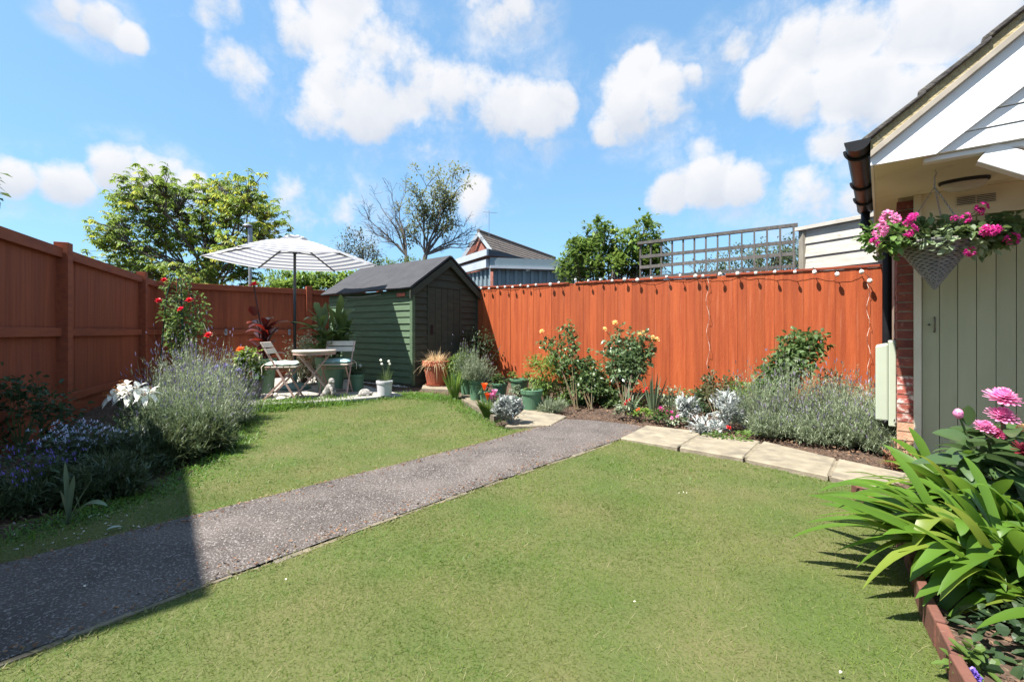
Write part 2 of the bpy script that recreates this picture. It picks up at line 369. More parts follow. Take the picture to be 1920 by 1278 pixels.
# loose chippings worn off the tarmac
def chips(name, n, pts, s, m, parent=None):
    mb = MB(); T = np.array([(0,1,2),(0,2,3),(0,3,1),(1,3,2)])
    for (x, y, z) in pts:
        k = s*random.uniform(.5, 1.4); mb.add([(x+random.uniform(-k,k), y+random.uniform(-k,k), z+random.uniform(-.3,.8)*k) for _ in range(4)], None, T)
    o = mb.build(name, m, parent); o['kind'] = 'stuff'; return o
cp = []
for _ in range(5200):
    i = min(NL-2, int(NL*(.42+.58*random.random()**.8))); u = random.random(); p = pl[i].lerp(pl[i+1], random.random()).lerp(pr[i].lerp(pr[i+1], random.random()), u)
    cp.append((p.x, p.y, .016+.012*math.sin(math.pi*u)))
chips('loose_chippings', 0, cp, .0042, leaf('chipping', (.12,.10,.09), (.32,.28,.26), 0, .9), path)
chips('rusty_chippings', 0, random.sample(cp, 1100), .004, leaf('chipping_red', (.16,.07,.045), (.24,.12,.08), 0, .9), path)
lt = []
for pts_, sg in ((pl, 1), (pr, -1)):
    for _ in range(900):
        i = min(NL-2, int(NL*(.40+.6*random.random()))); p = pts_[i].lerp(pts_[i+1], random.random()); q_ = (pr if sg > 0 else pl)[i]; p = p.lerp(q_, min(.5, abs(random.gauss(0,.09)))); lt.append((p.x, p.y, .018))
chips('leaf_litter', 0, lt, .0085, leaf('litter', (.13,.06,.035), (.24,.14,.08), 0, .95), path)
# ---- sandstone coloured paving slabs
m_slab = mat('buff_slab', (.27,.23,.165), (.20,.17,.122), 9, rough=.9, bump=.5, bscale=50, rnd=.08, c3=(.12,.105,.082), s3=7, f3=(.48,.78))
paving = structure(MB().prism([xy(G(1205,804)), xy(G(1180,823)), xy(G(1270,838)), xy(G(1395,860)), xy(G(1556,896)), xy(G(1850,962)), xy(G(1830,915)), xy(G(1570,868)), xy(G(1425,835))], -.06, .018).build('paving_path', mat('sandy_joint', (.24,.20,.14), (.15,.13,.09), 20, rough=.95, bump=.5)))
ORG['paving_path'] = (0,0,0)
def slab(px4, parent, top=.026, th=.05, m=None, n=4):
    q = [G(*p) if not isinstance(p, Vector) else p for p in px4]; n = len(q); c = sum(q, Vector())/n
    q = [c+(p-c)*(1-.005/max((p-c).length, .05)) for p in q]
    tilt = [random.uniform(-.003, .003) for _ in q]; ch = .008; r1 = []; r2 = []; r0 = []
    for p, t in zip(q, tilt):
        inn = (c-p).normalized()*ch*1.5; z = p.z+top+t
        r0.append((p.x, p.y, z-th)); r1.append((p.x, p.y, z-ch)); r2.append((p.x+inn.x, p.y+inn.y, z))
    mb = MB(); mb.add(r0+r1+r2, [(k, (k+1)%n, n+(k+1)%n, n+k) for k in range(n)]+[(n+k, n+(k+1)%n, 2*n+(k+1)%n, 2*n+k) for k in range(n)], [(2*n,2*n+k,2*n+k+1) for k in range(1,n-1)])
    return mb.build('paving_slab', m or m_slab, parent)
for q in (((1163,825),(1270,843),(1320,813),(1212,801)), ((1274,843.5),(1393,864),(1426,831),(1325,814)), ((1398,865),(1553,899),(1569,865),(1431,832)),
          ((1557,900),(1690,930),(1700,893),(1572,865.5)), ((1694,931),(1860,972),(1850,925),(1704,894))): slab(q, paving)
corner_slab = structure(slab(((946,803),(1034,801),(1063,783),(985,768)), None)); corner_slab.name = 'corner_paving'
strip = structure(MB().prism([xy(G(856,742)), xy(G(926,790)), xy(G(968,772)), xy(G(880,732))], -.1, .06).build('pot_standing', m_edge)); ORG[strip.name] = (0,0,0)
for q in (((862,742),(893,762),(918,750),(884,736)), ((895,763),(927,787),(958,770),(920,751))): slab(q, strip)
step = structure(slab(((790,729),(850,732),(852,723),(794,720)), None, .02)); step.name = 'pot_base_slab'
# ---- patio
ZP = .118
PAT = [xy(GP(x, y, ZP)) for x, y in ((425,757),(500,754),(640,746),(774,734))]+[(-1.62,7.34),(-3.45,8.75),(-4.3,9.9),(-5.6,8.2),(-4.6,6.6)]
m_patio = mat('patio_slab', (.36,.335,.30), (.28,.26,.235), 6, rough=.9, bump=.4, bscale=60, rnd=.06, c3=(.27,.26,.24), s3=10, f3=(.58,.8))
patio = structure(MB().prism(PAT, ZP-.2, ZP-.02).build('patio', m_edge)); ORG[patio.name] = (0,0,0)
ux, uy = Vector((.588,.809,0)), Vector((-.809,.588,0)); o0 = Vector((-1.62,7.3,ZP)); sz = .45
def clip(q, poly):
    """the part of q inside the counter-clockwise convex outline"""
    for (x0, y0), (x1, y1) in zip(poly, poly[1:]+poly[:1]):
        f = lambda p: (x1-x0)*(p.y-y0)-(y1-y0)*(p.x-x0); out = []
        for a, b in zip(q, q[1:]+q[:1]):
            fa, fb = f(a), f(b)
            if fa >= 0: out.append(a)
            if (fa >= 0) != (fb >= 0): out.append(a.lerp(b, fa/(fa-fb)))
        q = out
        if len(q) < 3: return []
    return q
PATC = [xy(GP(x, y, ZP)) for x, y in ((420,760),(500,757),(640,749),(776,737))]+[(-1.62,7.34),(-3.45,8.75),(-4.4,9.9),(-5.6,8.2),(-4.9,6.6)]
for i in range(-7, 4):
    for j in range(-3, 11):
        c = o0+ux*(i+.5)*sz+uy*(j+.5)*sz
        q = clip([c+ux*a*sz/2+uy*b*sz/2 for a, b in ((-1,-1),(1,-1),(1,1),(-1,1))], PATC)
        if len(q) > 2:
            ar = abs(sum(a.x*b.y-a.y*b.x for a, b in zip(q, q[1:]+q[:1])))/2
            if ar > .012: slab(q, patio, 0, .04, m_patio)
# ---- lawns: turf bed plus blades
LAWN_L = [xy(G(*q)) for q in ((-420,1062),(0,1012),(110,990),(220,955),(300,920),(380,880),(440,840),(456,800),(450,768),(480,756),(560,751),(640,745),(700,741),(776,734),(800,736),(840,742),(862,755),(890,775),(925,797),(950,806),(1000,803))]
LAWN_L += [xy(p) for p in reversed(PL[:-1])]
LAWN_R = [xy(p) for p in PR[:-1]]+[xy(G(*q)) for q in ((1270,846),(1395,867),(1556,903),(1640,922))]+[(2.12,2.75),(1.84,2.1),(1.56,1.70),(1.44,1.53),(1.38,1.42),(1.30,1.30),(1.06,.75),(.3,-1.5)]
m_turf = mat('turf', (.062,.088,.018), (.10,.10,.034), 2.2, rough=.95, bump=.8, bscale=90, coord='world')
lawn_mb = MB(); stp = .04
for poly in (LAWN_L, LAWN_R):
    a = np.array(poly); x = np.arange(max(a[:,0].min(), -7), a[:,0].max(), stp); y = np.arange(max(a[:,1].min(), .6), a[:,1].max(), stp)
    X, Y = np.meshgrid(x, y); k = inside(poly, X+stp/2, Y+stp/2); X = X[k]; Y = Y[k]
    Vv = np.stack([np.stack([X+dx*stp, Y+dy*stp, znp(X+dx*stp, Y+dy*stp)+.002], -1) for dx, dy in ((0,0),(1,0),(1,1),(0,1))], 1)
    lawn_mb.add(Vv.reshape(-1, 3), np.arange(len(X)*4).reshape(-1, 4))
lawn = structure(lawn_mb.build('lawn', m_turf))
m_grass = leaf('grass_blades', (.066,.125,.012), (.165,.21,.046), .42, .6, spec=.15, world=((.23,.21,.075), 1.15, .50, .84))
m_grass2 = leaf('long_grass', (.065,.15,.018), (.11,.20,.03), .4, .5)
def grass_pts(poly, ymin, ymax, dens):
    a = np.array(poly); x0, x1 = max(a[:,0].min(), -1.2*ymax), min(a[:,0].max(), 1.2*ymax); y0, y1 = max(a[:,1].min(), ymin), min(a[:,1].max(), ymax)
    if y1 <= y0 or x1 <= x0: return np.zeros((0, 3))
    n = int((x1-x0)*(y1-y0)*dens); x = rng.uniform(x0, x1, n); y = rng.uniform(y0, y1, n)
    k = inside(poly, x, y) & (np.abs(x) < 1.2*y+.25); x, y = x[k], y[k]
    return np.stack([x, y, znp(x, y)], -1)
gm = MB()
for poly in (LAWN_L, LAWN_R):
    for ya, yb, dn, L, Wd, ns in ((.9,1.9,52000,.024,.0021,1), (1.9,2.8,32000,.025,.0029,1), (2.8,4.2,17000,.026,.0044,1), (4.2,7.5,9000,.028,.007,1)):
        p = grass_pts(poly, ya, yb, dn)
        if not len(p): continue
        # the sward is thinner in the dry patches and longer in others
        v = np.sin(p[:,0]*3.1+np.sin(p[:,1]*2.3))*np.sin(p[:,1]*2.7+1.3*np.sin(p[:,0]*1.9)); n = len(p)
        d = rdir(n, .12, .95); l = L*rng.uniform(.5, 1.25, n)*(1+.2*v)
        strips(gm, p, d, l, Wd*rng.uniform(.7, 1.3, n), rng.uniform(.1, .7, n), ns, 'blade', 0)
stuff(tag(gm.build('grass', m_grass), 'short mown grass of the lawn', 'grass'))
# bleached and fresh stalks standing a little above the rest
gm = MB(); gf = MB()
for poly in (LAWN_L, LAWN_R):
    for ya, yb, dn, L, Wd in ((.9,1.9,1500,.042,.0016), (1.9,3.0,900,.042,.0024), (3.0,6.5,420,.045,.0045)):
        p = grass_pts(poly, ya, yb, dn); n = len(p)
        if n: strips(gm, p, rdir(n, .1, .6), L*rng.uniform(.6,1.3,n), Wd, .2, 1, 'blade', 0)
        p = grass_pts(poly, ya, yb, dn*.9); v = np.sin(p[:,0]*2.1+1.7*np.sin(p[:,1]*1.7))*np.sin(p[:,1]*2.3+np.sin(p[:,0]*2.9)); p = p[v > .15]; n = len(p)
        if n:
            for _ in range(3): strips(gf, p+rng.normal(0,.008,(n,3))*np.array([1,1,0]), rdir(n, .3, 1), L*rng.uniform(.6,1.1,n), Wd*1.8, .5, 1, 'blade', 0)
stuff(tag(gm.build('straw_stalks', leaf('straw_blade', (.24,.215,.10), (.34,.30,.16), .35)), 'pale dry stalks scattered through the lawn', 'grass'))
stuff(tag(gf.build('fresh_tufts', m_grass2), 'greener grass tufts scattered through the lawn', 'grass'))
# long soft fringe that the mower misses, by the patio, the pots and the beds
ed = []
for a, b, n, L in (((455,775),(480,764),500,.10),((480,764),(560,757),3600,.15),((560,757),(650,751),3000,.13),((650,750),(776,740),1600,.07),((776,740),(850,747),1500,.085),((850,748),(890,777),900,.07),((890,777),(950,808),600,.05),((440,840),(456,790),900,.10),((300,920),(440,840),1100,.06),((0,1012),(300,920),1300,.05)):
    A, B = G(*a), G(*b)
    for _ in range(n):
        p = A.lerp(B, random.random())+Vector((random.gauss(0,.10), random.gauss(0,.11)-.02, 0)); p.z = zt(p.x, p.y); ed.append((*p, L*random.uniform(.5, 1.3)))
ed = np.array(ed); gm = MB(); strips(gm, ed[:,:3], rdir(len(ed), .3, 1), ed[:,3], .009, rng.uniform(.2, .9, len(ed)), 3, 'blade', 0)
stuff(tag(gm.build('grass_fringe', m_grass2), 'longer bright grass fringe along the patio edge', 'grass'))
ed = []
for pts in (PL, PR):
    q = resample(pts, 300)
    for p in q[110:]:
        for _ in range(random.choice((3,6,12,18))):
            ed.append((p.x+random.gauss(0,.03), p.y+random.gauss(0,.03)-.01*(1 if pts is PR else -1), .005))
ed = np.array(ed); gm = MB(); strips(gm, ed, rdir(len(ed), .15, .9), rng.uniform(.02, .05, len(ed)), .0035, .4, 2, 'blade', 0)
stuff(tag(gm.build('dry_grass_fringe', leaf('dry_grass', (.22,.185,.08), (.15,.16,.05), .3)), 'dry grass wisps along the tarmac path edges', 'grass'))
# bark crumbs and stones on the beds
BED_R = [xy(G(*q)) for q in ((990,760),(1065,783),(1208,800),(1320,812),(1426,829),(1570,862),(1690,888))]+[(3.1,3.9),(4.3,5.8),(2.5,6.8),(1.2,7.5),(0,8.1)]
BED_L = [xy(G(*q)) for q in ((-300,1062),(0,1010),(220,953),(380,878),(440,838),(456,780))]+[(-4.6,6.6),(-5.9,7.6),(-4.7,4.7),(-3.4,2)]
def scatter(poly, n, lift=.0):
    a = np.array(poly); out = []
    while len(out) < n:
        x = rng.uniform(a[:,0].min(), a[:,0].max(), n); y = rng.uniform(a[:,1].min(), a[:,1].max(), n); k = inside(poly, x, y)
        out += [(u, v, zt(u, v)+lift) for u, v in zip(x[k], y[k])]
    return out[:n]
def mulch(name, poly, n, s, m, lab):
    o = chips(name, n, scatter(poly, n), s, m); tag(o, lab, 'mulch')
mulch('bark_mulch', BED_R, 9000, .014, leaf('mulch', (.05,.03,.02), (.20,.12,.075), 0, .95), 'brown bark crumbs over the bed below the orange fence')
mulch('bed_crumbs', BED_L, 4000, .012, leaf('mulch', (.05,.03,.02), (.2,.12,.075), 0, .95), 'dark crumbs of earth over the left flower bed')
st_ = [tuple(G(random.uniform(20, 330), random.uniform(965, 1035))) for _ in range(90)]
o = chips('pale_stones', 0, st_, .012, leaf('pale_stone', (.35,.33,.30), (.6,.57,.53), 0, .9)); tag(o, 'scattered pale stones on bare earth beside the path', 'stones')
gv = []
for _ in range(900):
    t = random.random(); p = Vector((-1.60,7.24,ZP)).lerp(Vector((-3.4,8.62,ZP)), t)+Vector((random.gauss(0,.025)-.05, random.gauss(0,.025)-.06, .008)); gv.append(tuple(p))
o = chips('white_gravel', 0, gv, .012, leaf('white_gravel', (.5,.48,.45), (.72,.7,.66), 0, .9)); tag(o, 'white gravel strip along the foot of the shed', 'gravel')
# fallen petals and leaves on the lawn, the path
m_petal = leaf('fallen_petal', (.7,.62,.5), (.85,.8,.72), .3)
for i, (x, y, lab) in enumerate(((1273,932,'pale dry petal on the lawn, left of a trio'),(1281,929,'pale dry petal on the lawn, middle of a trio'),(1289,931,'pale dry petal on the lawn, right of a trio'),(1188,1141,'single pale petal lying on the mown lawn centre'),(536,1096,'small tan leaf on the lawn beside the path'),(158,1109,'white petal lying on the shaded path'),(1578,1274,'pale petal on the lawn at the bottom edge'))):
    p = G(x, y); mb = MB(); strips(mb, [tuple(p+Vector((0,0,.026)))], rdir(1, .0, .2), .011, .008, .2, 3, 'ovate', .2); tag(mb.build('fallen_petal', m_petal, smooth=True), lab, 'petal', 'fallen petals')
mb = MB(); p = G(200, 1000); strips(mb, [tuple(p+Vector((0,0,.02)))], [(.6,.5,.15)], .06, .03, .2, 4, 'ovate', .2)
tag(mb.build('fallen_leaf', leaf('pale_leaf', (.3,.36,.3), (.34,.4,.34), .2), smooth=True), 'pale grey green leaf fallen by the path edge', 'leaf')

# ================================================================== fences
RED = dict(c1=(.40,.066,.022), c2=(.31,.050,.018))
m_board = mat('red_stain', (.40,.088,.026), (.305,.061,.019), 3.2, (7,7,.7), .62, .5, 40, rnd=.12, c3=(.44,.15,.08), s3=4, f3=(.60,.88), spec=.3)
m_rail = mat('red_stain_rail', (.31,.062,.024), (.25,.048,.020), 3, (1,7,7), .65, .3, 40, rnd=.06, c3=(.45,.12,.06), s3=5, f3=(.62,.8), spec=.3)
m_shade = mat('red_stain_in_shade', (.28,.074,.034), (.215,.055,.027), 3.2, (7,7,.7), .75, .35, 40, rnd=.07, c3=(.25,.085,.048), s3=5, f3=(.6,.8), spec=.25)  # duller copy of the orange fence's stain, shade mixed into its colour
m_shade_r = mat('red_stain_rail_in_shade', (.29,.078,.036), (.225,.058,.03), 3, (1,7,7), .75, .3, 40, rnd=.05, spec=.25)  # rails in that stain, toned for the shaded fences
m_grav = mat('concrete_board', (.30,.27,.23), (.23,.21,.18), 5, rough=.95, bump=.4)
def board_mesh(w, th0, th1, name):
    m = MB(); x0, x1 = -.006, w+.004; th0, th1 = th1, th0
    m.add([(x0,-th0,0),(x1,-th1,0),(x1,0,0),(x0,0,0),(x0,-th0,1),(x1,-th1,1),(x1,0,1),(x0,0,1)], [(3,2,1,0),(4,5,6,7),(0,1,5,4),(1,2,6,5),(2,3,7,6),(3,0,4,7)])
    return m.data(name)
def fence(name, label, A, B, top, posts, bw, mb_, mr_, front=False, post_up=.06, cap=.03, gap_at=None, mid=True, sag=0., skirt=True):
    A = Vector((*A, 0)); B = Vector((*B, 0)); d = (B-A); Ln = d.length; rz = math.atan2(d.y, d.x); d.normalize()
    t = thing(name, label, 'fence', A, rz); me = [board_mesh(bw, .0135, .0120, 'board'), board_mesh(bw, .0130, .0122, 'board'), board_mesh(bw, .0140, .0118, 'board')] if not front else [board_mesh(bw, .0140, .0108, 'board'), board_mesh(bw, .0132, .0112, 'board'), board_mesh(bw, .0152, .0100, 'board')]
    for x in me: x.materials.append(mb_)
    def gz_(s): p = A+d*s; return zt(p.x, p.y)
    def tp(s): return top-sag*math.sin(math.pi*s/Ln)
    n = int(Ln/bw)
    for i in range(n):
        s = i*bw
        z0 = gz_(s)+(.03 if front else .15)
        if gap_at is not None and abs(s-gap_at) < bw*.5: off = .014
        else: off = 0
        o = put('board', me[i*7 % 3], t, (s+off+random.uniform(-.002,.002), -.002+random.uniform(-.002,.002), z0)); o.scale = (1, 1, tp(s)-z0-cap+random.uniform(-.004,.001)); o.rotation_euler = (0, 0, random.uniform(-.004,.004))
    yb = -.047 if not front else .012          # rails in front of the boards or behind them
    ps = list(posts)
    for s in ps:
        z1 = tp(s)+post_up; y0, y1 = (-.105, .01) if not front else (.012, .11)
        MB().box((s-.055, y0, gz_(s)-.1), (s+.055, y1, z1)).build('post', mr_, t, bevel=.004, local=True)
    seg = [0]+[s for s in ps if .1 < s < Ln-.1]+[Ln]
    for a, b in zip(seg, seg[1:]):
        a2, b2 = (a+.057 if a in ps else a), (b-.057 if b in ps else b)
        za, zb = tp(a), tp(b)
        def rail(nm, y0, y1, lo, hi, m=mr_):
            MB().hexa([(a2,y0,za+lo),(b2,y0,zb+lo),(b2,y1,zb+lo),(a2,y1,za+lo),(a2,y0,za+hi),(b2,y0,zb+hi),(b2,y1,zb+hi),(a2,y1,za+hi)]).build(nm, m, t, bevel=.003, local=True)
        if not front:
            rail('top_rail', -.065, .022, -.10, 0.)
            if mid: rail('middle_rail', -.06, -.0215, .955-top, 1.04-top)
            rail('lower_rail', -.06, -.0215, .27-top, .35-top)
        else:
            rail('capping_strip', -.032, .03, -cap+.003, .004)
            rail('rail', .012, .06, -.35, -.27)
        if skirt and not front:
            za0, zb0 = gz_(a), gz_(b)
            MB().hexa([(a2,-.036,za0-.1),(b2,-.036,zb0-.1),(b2,-.021,zb0-.1),(a2,-.021,za0-.1),(a2,-.036,za0+.19),(b2,-.036,zb0+.19),(b2,-.021,zb0+.19),(a2,-.021,za0+.19)]).build('gravel_board', m_grav if front else mr_, t, bevel=.003, local=True)
    return t
fd = Vector((-.4215,.9068,0)); p1 = Vector((-4.66,4.65,0))
La = p1-fd*5.8; Lb = Vector((-6.08,7.74,0))
fence('closeboard_fence', 'shaded red brown fence with posts and rails along the left flower bed', (La.x,La.y), (Lb.x,Lb.y), 1.855, [.68,3.24,5.8,8.36], .112, m_shade, m_shade_r)
bf = fence('closeboard_fence', 'red brown fence across the back corner behind the parasol and canna', (-6.12,7.68), (-1.8,11.05), 1.855, [.42,2.52,4.0], .112, m_shade, m_shade_r)
m_hook = mat('grey_steel', (.30,.32,.36), (.22,.24,.28), 10, rough=.45, metal=.6)
for px_ in (396, 426, 531):
    # metal line hooks on the middle rail
    k = (px_-960)/F; s = (k*7.76+6.06)/(2.46-k*3.29)*4.108
    h = MB(); h.tube([(s,-.062,.97),(s,-.095,.985),(s,-.10,1.02),(s,-.085,1.045)], .008, 6); h.box((s-.02,-.068,.94),(s+.02,-.061,1.05)); h.build('hook', m_hook, bf, local=True)
fo = fence('closeboard_fence', 'bright orange red fence in full sun across the right side', (-1.55,9.062), (4.78,5.707), 1.852, [2.91,5.2], .115, m_board, m_rail, True, -.02, .03, 2.92, sag=.018)

# ================================================================== shed
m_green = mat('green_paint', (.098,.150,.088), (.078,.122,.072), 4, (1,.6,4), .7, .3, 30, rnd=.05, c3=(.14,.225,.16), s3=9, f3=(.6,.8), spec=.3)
m_dgreen = mat('shaded_green_paint', (.055,.060,.042), (.042,.046,.034), 4, (1,1,3), .8, .3, 30, rnd=.07, c3=(.085,.07,.05), s3=6, f3=(.6,.8), spec=.25)  # dark dirty green of the shed front, its shade included in the colour
m_felt = mat('roof_felt', (.048,.048,.053), (.036,.036,.041), 5, rough=.95, bump=.5, bscale=220, c3=(.085,.085,.09), s3=180)
shed = thing('garden_shed', 'dark green weatherboard shed with black felt roof beside the patio', 'shed', (-1.6,7.3,.12), math.radians(54))
SW, SL, SE, SR = 1.58, 2.30, 1.60, 2.13      # width, length, eave height, ridge height
def clap(name, L, parent, z, axis, h=.107, x0=0., m=None, clip=None):
    prof = [(0,0),(.004,0),(.02,.0),(.006,1)]
    t0, t1 = .026, .006
    if axis == 'y': V = [(-t0,x0,z),(0,x0,z),(0,x0+L,z),(-t0,x0+L,z),(-t1,x0,z+h),(0,x0,z+h),(0,x0+L,z+h),(-t1,x0+L,z+h)]; V = [V[0],V[1],V[2],V[3],V[4],V[5],V[6],V[7]]
    else:
        xa, xb = x0, x0+L; xa2, xb2 = (xa, xb) if clip is None else clip
        V = [(xa,-t0,z),(xb,-t0,z),(xb,0,z),(xa,0,z),(xa2,-t1,z+h),(xb2,-t1,z+h),(xb2,0,z+h),(xa2,0,z+h)]
    return MB().hexa(V).build(name, m, parent, local=True)
wall = MB().box((.002,.03,0),(SW-.002,SL,SE-.04)).build('wall_core', m_dgreen, shed, local=True)
hb = .1075
long_me = None
for i in range(14):
    z = .05+i*hb
    if long_me is None:
        o = clap('weatherboard', SL, shed, 0, 'y', hb+.012, m=m_green); long_me = o.data; o.location = (0,0,z)
    else: put('weatherboard', long_me, shed, (random.uniform(-.002,.002),0,z))
dx0, dx1, dzt = .335, 1.09, 1.63
for i in range(20):
    z = .05+i*hb; sl = (SR-SE)/(SW/2)
    if z < dzt-.02:
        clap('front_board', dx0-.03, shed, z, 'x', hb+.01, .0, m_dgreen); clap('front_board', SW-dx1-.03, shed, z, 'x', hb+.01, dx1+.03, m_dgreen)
    else:
        def lim(zz): q = max(0, (zz-SE)/sl); return (q, SW-q)
        a, b = lim(z); a2, b2 = lim(z+hb+.008)
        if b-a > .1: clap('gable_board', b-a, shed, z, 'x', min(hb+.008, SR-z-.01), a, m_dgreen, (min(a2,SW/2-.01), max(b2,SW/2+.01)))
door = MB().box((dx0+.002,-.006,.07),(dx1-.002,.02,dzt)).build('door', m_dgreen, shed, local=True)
pw = (dx1-dx0)/5
for i in range(5): MB().box((dx0+i*pw+.004,-.024,.075),(dx0+(i+1)*pw-.004,-.007,dzt-.005)).build('plank', m_dgreen, door, bevel=.003, local=True)
m_black = mat('black_iron', (.02,.02,.022), (.03,.028,.028), 8, rough=.5, metal=.3)
MB().tube([(dx0+.07,-.03,.86),(dx0+.07,-.055,.87),(dx0+.07,-.055,.97),(dx0+.07,-.03,.98)], .008, 6).build('handle', m_black, door, local=True)
MB().box((dx0+.04,-.032,.83),(dx0+.10,-.025,1.0)).build('lock_plate', m_black, door, local=True)
for z in (.35, 1.4): MB().box((dx1-.32,-.031,z),(dx1+.02,-.0245,z+.035)).build('hinge', m_dgreen, door, local=True)
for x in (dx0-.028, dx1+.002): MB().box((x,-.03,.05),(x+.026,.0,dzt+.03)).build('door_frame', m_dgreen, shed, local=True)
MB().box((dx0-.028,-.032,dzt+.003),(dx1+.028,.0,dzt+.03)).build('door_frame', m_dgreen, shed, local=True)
MB().box((-.026,-.034,.02),(-.0225,.03,SE)).box((-.026,-.034,.02),(.03,-.0225,SE)).build('corner_trim', m_green, shed, local=True)
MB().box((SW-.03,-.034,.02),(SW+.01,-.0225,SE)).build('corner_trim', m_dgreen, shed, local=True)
MB().box((-.03,-.02,-.06),(SW,SL,.05)).build('floor_frame', m_dgreen, shed, local=True)
# roof: two felted slopes with a sagging, slightly ragged edge
def roof_side(sgn):
    mb = MB(); n = 18; k = 6; V = []; ov = .11
    for i in range(n+1):
        y = -.10+(SL+.2)*i/n
        for j in range(k+1):
            u = j/k; x = SW/2-(SW/2+ov)*u
            z = SR+.045-(SR-SE)/(SW/2)*(SW/2+ov)*u -.005*math.sin(i*.7)*u + random.uniform(-.003,.003)-.015*math.sin(math.pi*i/n)*(1-u)
            if u == 1: x += -.006+random.uniform(-.004,.004); z -= .016 if i > 5 else .008
            V.append((x if sgn < 0 else SW-x, y, z))
    ii = np.arange((n+1)*(k+1)).reshape(n+1, k+1); q = np.stack([ii[:-1,:-1], ii[:-1,1:], ii[1:,1:], ii[1:,:-1]], -1).reshape(-1, 4)
    if sgn > 0: q = q[:, ::-1]
    o = mb.add(V, q).build('roof', m_felt, shed, local=True); s = o.modifiers.new('thick', 'SOLIDIFY'); s.thickness = .03; s.offset = -1; return o
rf = roof_side(-1); roof_side(1)
MB().bar((.45,-.10,1.93),(.45,1.05,1.92),.02,.005).build('felt_lap', m_felt, rf, local=True)
for s in (-1, 1):    # barge boards
    xe = -.12 if s < 0 else SW+.12; ze = SE-(SR-SE)/(SW/2)*.12
    MB().hexa([(xe,-.095,ze-.11),(SW/2,-.095,SR-.115),(SW/2,-.07,SR-.115),(xe,-.07,ze-.11),(xe,-.095,ze+.008),(SW/2,-.095,SR+.008),(SW/2,-.07,SR+.008),(xe,-.07,ze+.008)]).build('bargeboard', m_dgreen, shed, local=True)
MB().box((-.034,.14,1.455),(-.0225,.34,1.515)).build('plaque', mat('red_plaque', (.42,.075,.05), (.5,.16,.11), 30, rough=.6), shed, bevel=.004, local=True)['label'] = 'small red wooden plaque under the eave'
mb = MB(); mb.tube([(-.03,.75+1.0*t/10,1.515-.02*math.sin(math.pi*t/10)) for t in range(11)], .004, 5); mb.build('cord', mat('white_plastic', (.7,.7,.68), (.62,.62,.6), 6, rough=.5), shed, local=True)

# ================================================================== garage on the right
GA = math.atan2(-.63,.777)
gar = thing('brick_garage', 'brick garage with white gabled porch and sage green door on the right', 'building', (3.03,3.58,0), GA)
m_mortar = mat('mortar', (.40,.33,.24), (.32,.27,.20), 30, rough=.95, bump=.4)
m_brick = mat('red_brick', (.27,.075,.045), (.17,.045,.035), 14, rough=.85, bump=.5, bscale=70, rnd=.30, c3=(.36,.16,.11), s3=22, f3=(.6,.75))
m_brickb = mat('bleached_brick', (.50,.30,.19), (.40,.22,.14), 14, rough=.9, bump=.5, bscale=70, rnd=.12)
m_brickw = mat('salted_brick', (.33,.09,.06), (.24,.06,.05), 14, rough=.9, bump=.5, bscale=60, rnd=.2, c3=(.62,.5,.44), s3=26, f3=(.48,.66))
m_cream = mat('cream_paint', (.72,.64,.48), (.64,.56,.41), 3, rough=.6, bump=.08, rnd=.03, c3=(.50,.43,.31), s3=6, f3=(.60,.85))
m_white = mat('white_paint', (.80,.81,.82), (.72,.73,.74), 3, rough=.45, bump=.05, rnd=.02, c3=(.58,.57,.54), s3=7, f3=(.62,.85))
m_sage = mat('sage_paint', (.44,.425,.265), (.40,.39,.24), 3, (3,3,.5), .5, .12, rnd=.04, c3=(.36,.345,.215), s3=4, f3=(.58,.82))
wall = MB().box((.006,.006,-.1),(.094,5.2,2.05)).build('wall', m_mortar, gar, local=True)
bh, mo = .062, .010
bme = {}
for i in range(28):
    z = .012+i*(bh+mo)
    m = m_brickb if z < .30 else (m_brickw if z < .62 and random.random() < .75 else m_brick)
    for row, (c0, c1) in enumerate(((0, .102), (.112, .327), (.337, .552), (.562, .777), (.787, 1.0)) if i % 2 == 0 else ((0, .215), (.225, .44), (.45, .665), (.675, .89))):
        w = c1-c0; key = (round(w, 3), m.name)
        if key not in bme:
            q = MB(); q.box((-.001,0,0),(.098,w,bh)); d = q.data('brick'); d.materials.append(m); bme[key] = d
        o = put('brick', bme[key], wall, (random.uniform(-.0015,.0015), c0+random.uniform(-.002,.001), z)); o.rotation_euler = (0, 0, random.uniform(-.008,.008))
MB().box((.0965,-.03,.0),(.142,.05,2.049)).build('door_frame', m_cream, gar, bevel=.003, local=True)
dr = MB().box((.1425,.015,.025),(1.42,.05,1.845)).build('door', m_sage, gar, local=True)
x = .145; k = 0
m_gap = m_sage
while x < 1.4:
    w = .098; q = MB()
    x1 = min(x+w, 1.418); c = .002
    q.add([(x+c,-.006,.03),(x1-c,-.006,.03),(x1-c,-.006,1.84),(x+c,-.006,1.84),(x+.0015,.0145,.03),(x1-.0015,.0145,.03),(x1-.0015,.0145,1.84),(x+.0015,.0145,1.84)],
          [(0,1,2,3),(4,7,6,5),(0,3,7,4),(1,5,6,2),(0,4,5,1),(3,2,6,7)])
    q.build('plank', m_sage, dr, local=True); x += w; k += 1
MB().tube([(.215,-.007,1.0),(.215,-.035,1.01),(.215,-.04,1.05),(.215,-.035,1.10),(.215,-.007,1.11)], .006, 6).build('handle', mat('aged_brass', (.20,.17,.12), (.13,.11,.08), 20, rough=.5, metal=.7), dr, local=True)
MB().lathe([(0,0),(.007,0),(.007,.012),(0,.012)], (0,0,0), 10).build('keyhole', m_black, dr, local=True).matrix_local = Matrix.Translation((.185,-.0065,1.055)) @ Matrix.Rotation(math.pi/2, 4, 'X')
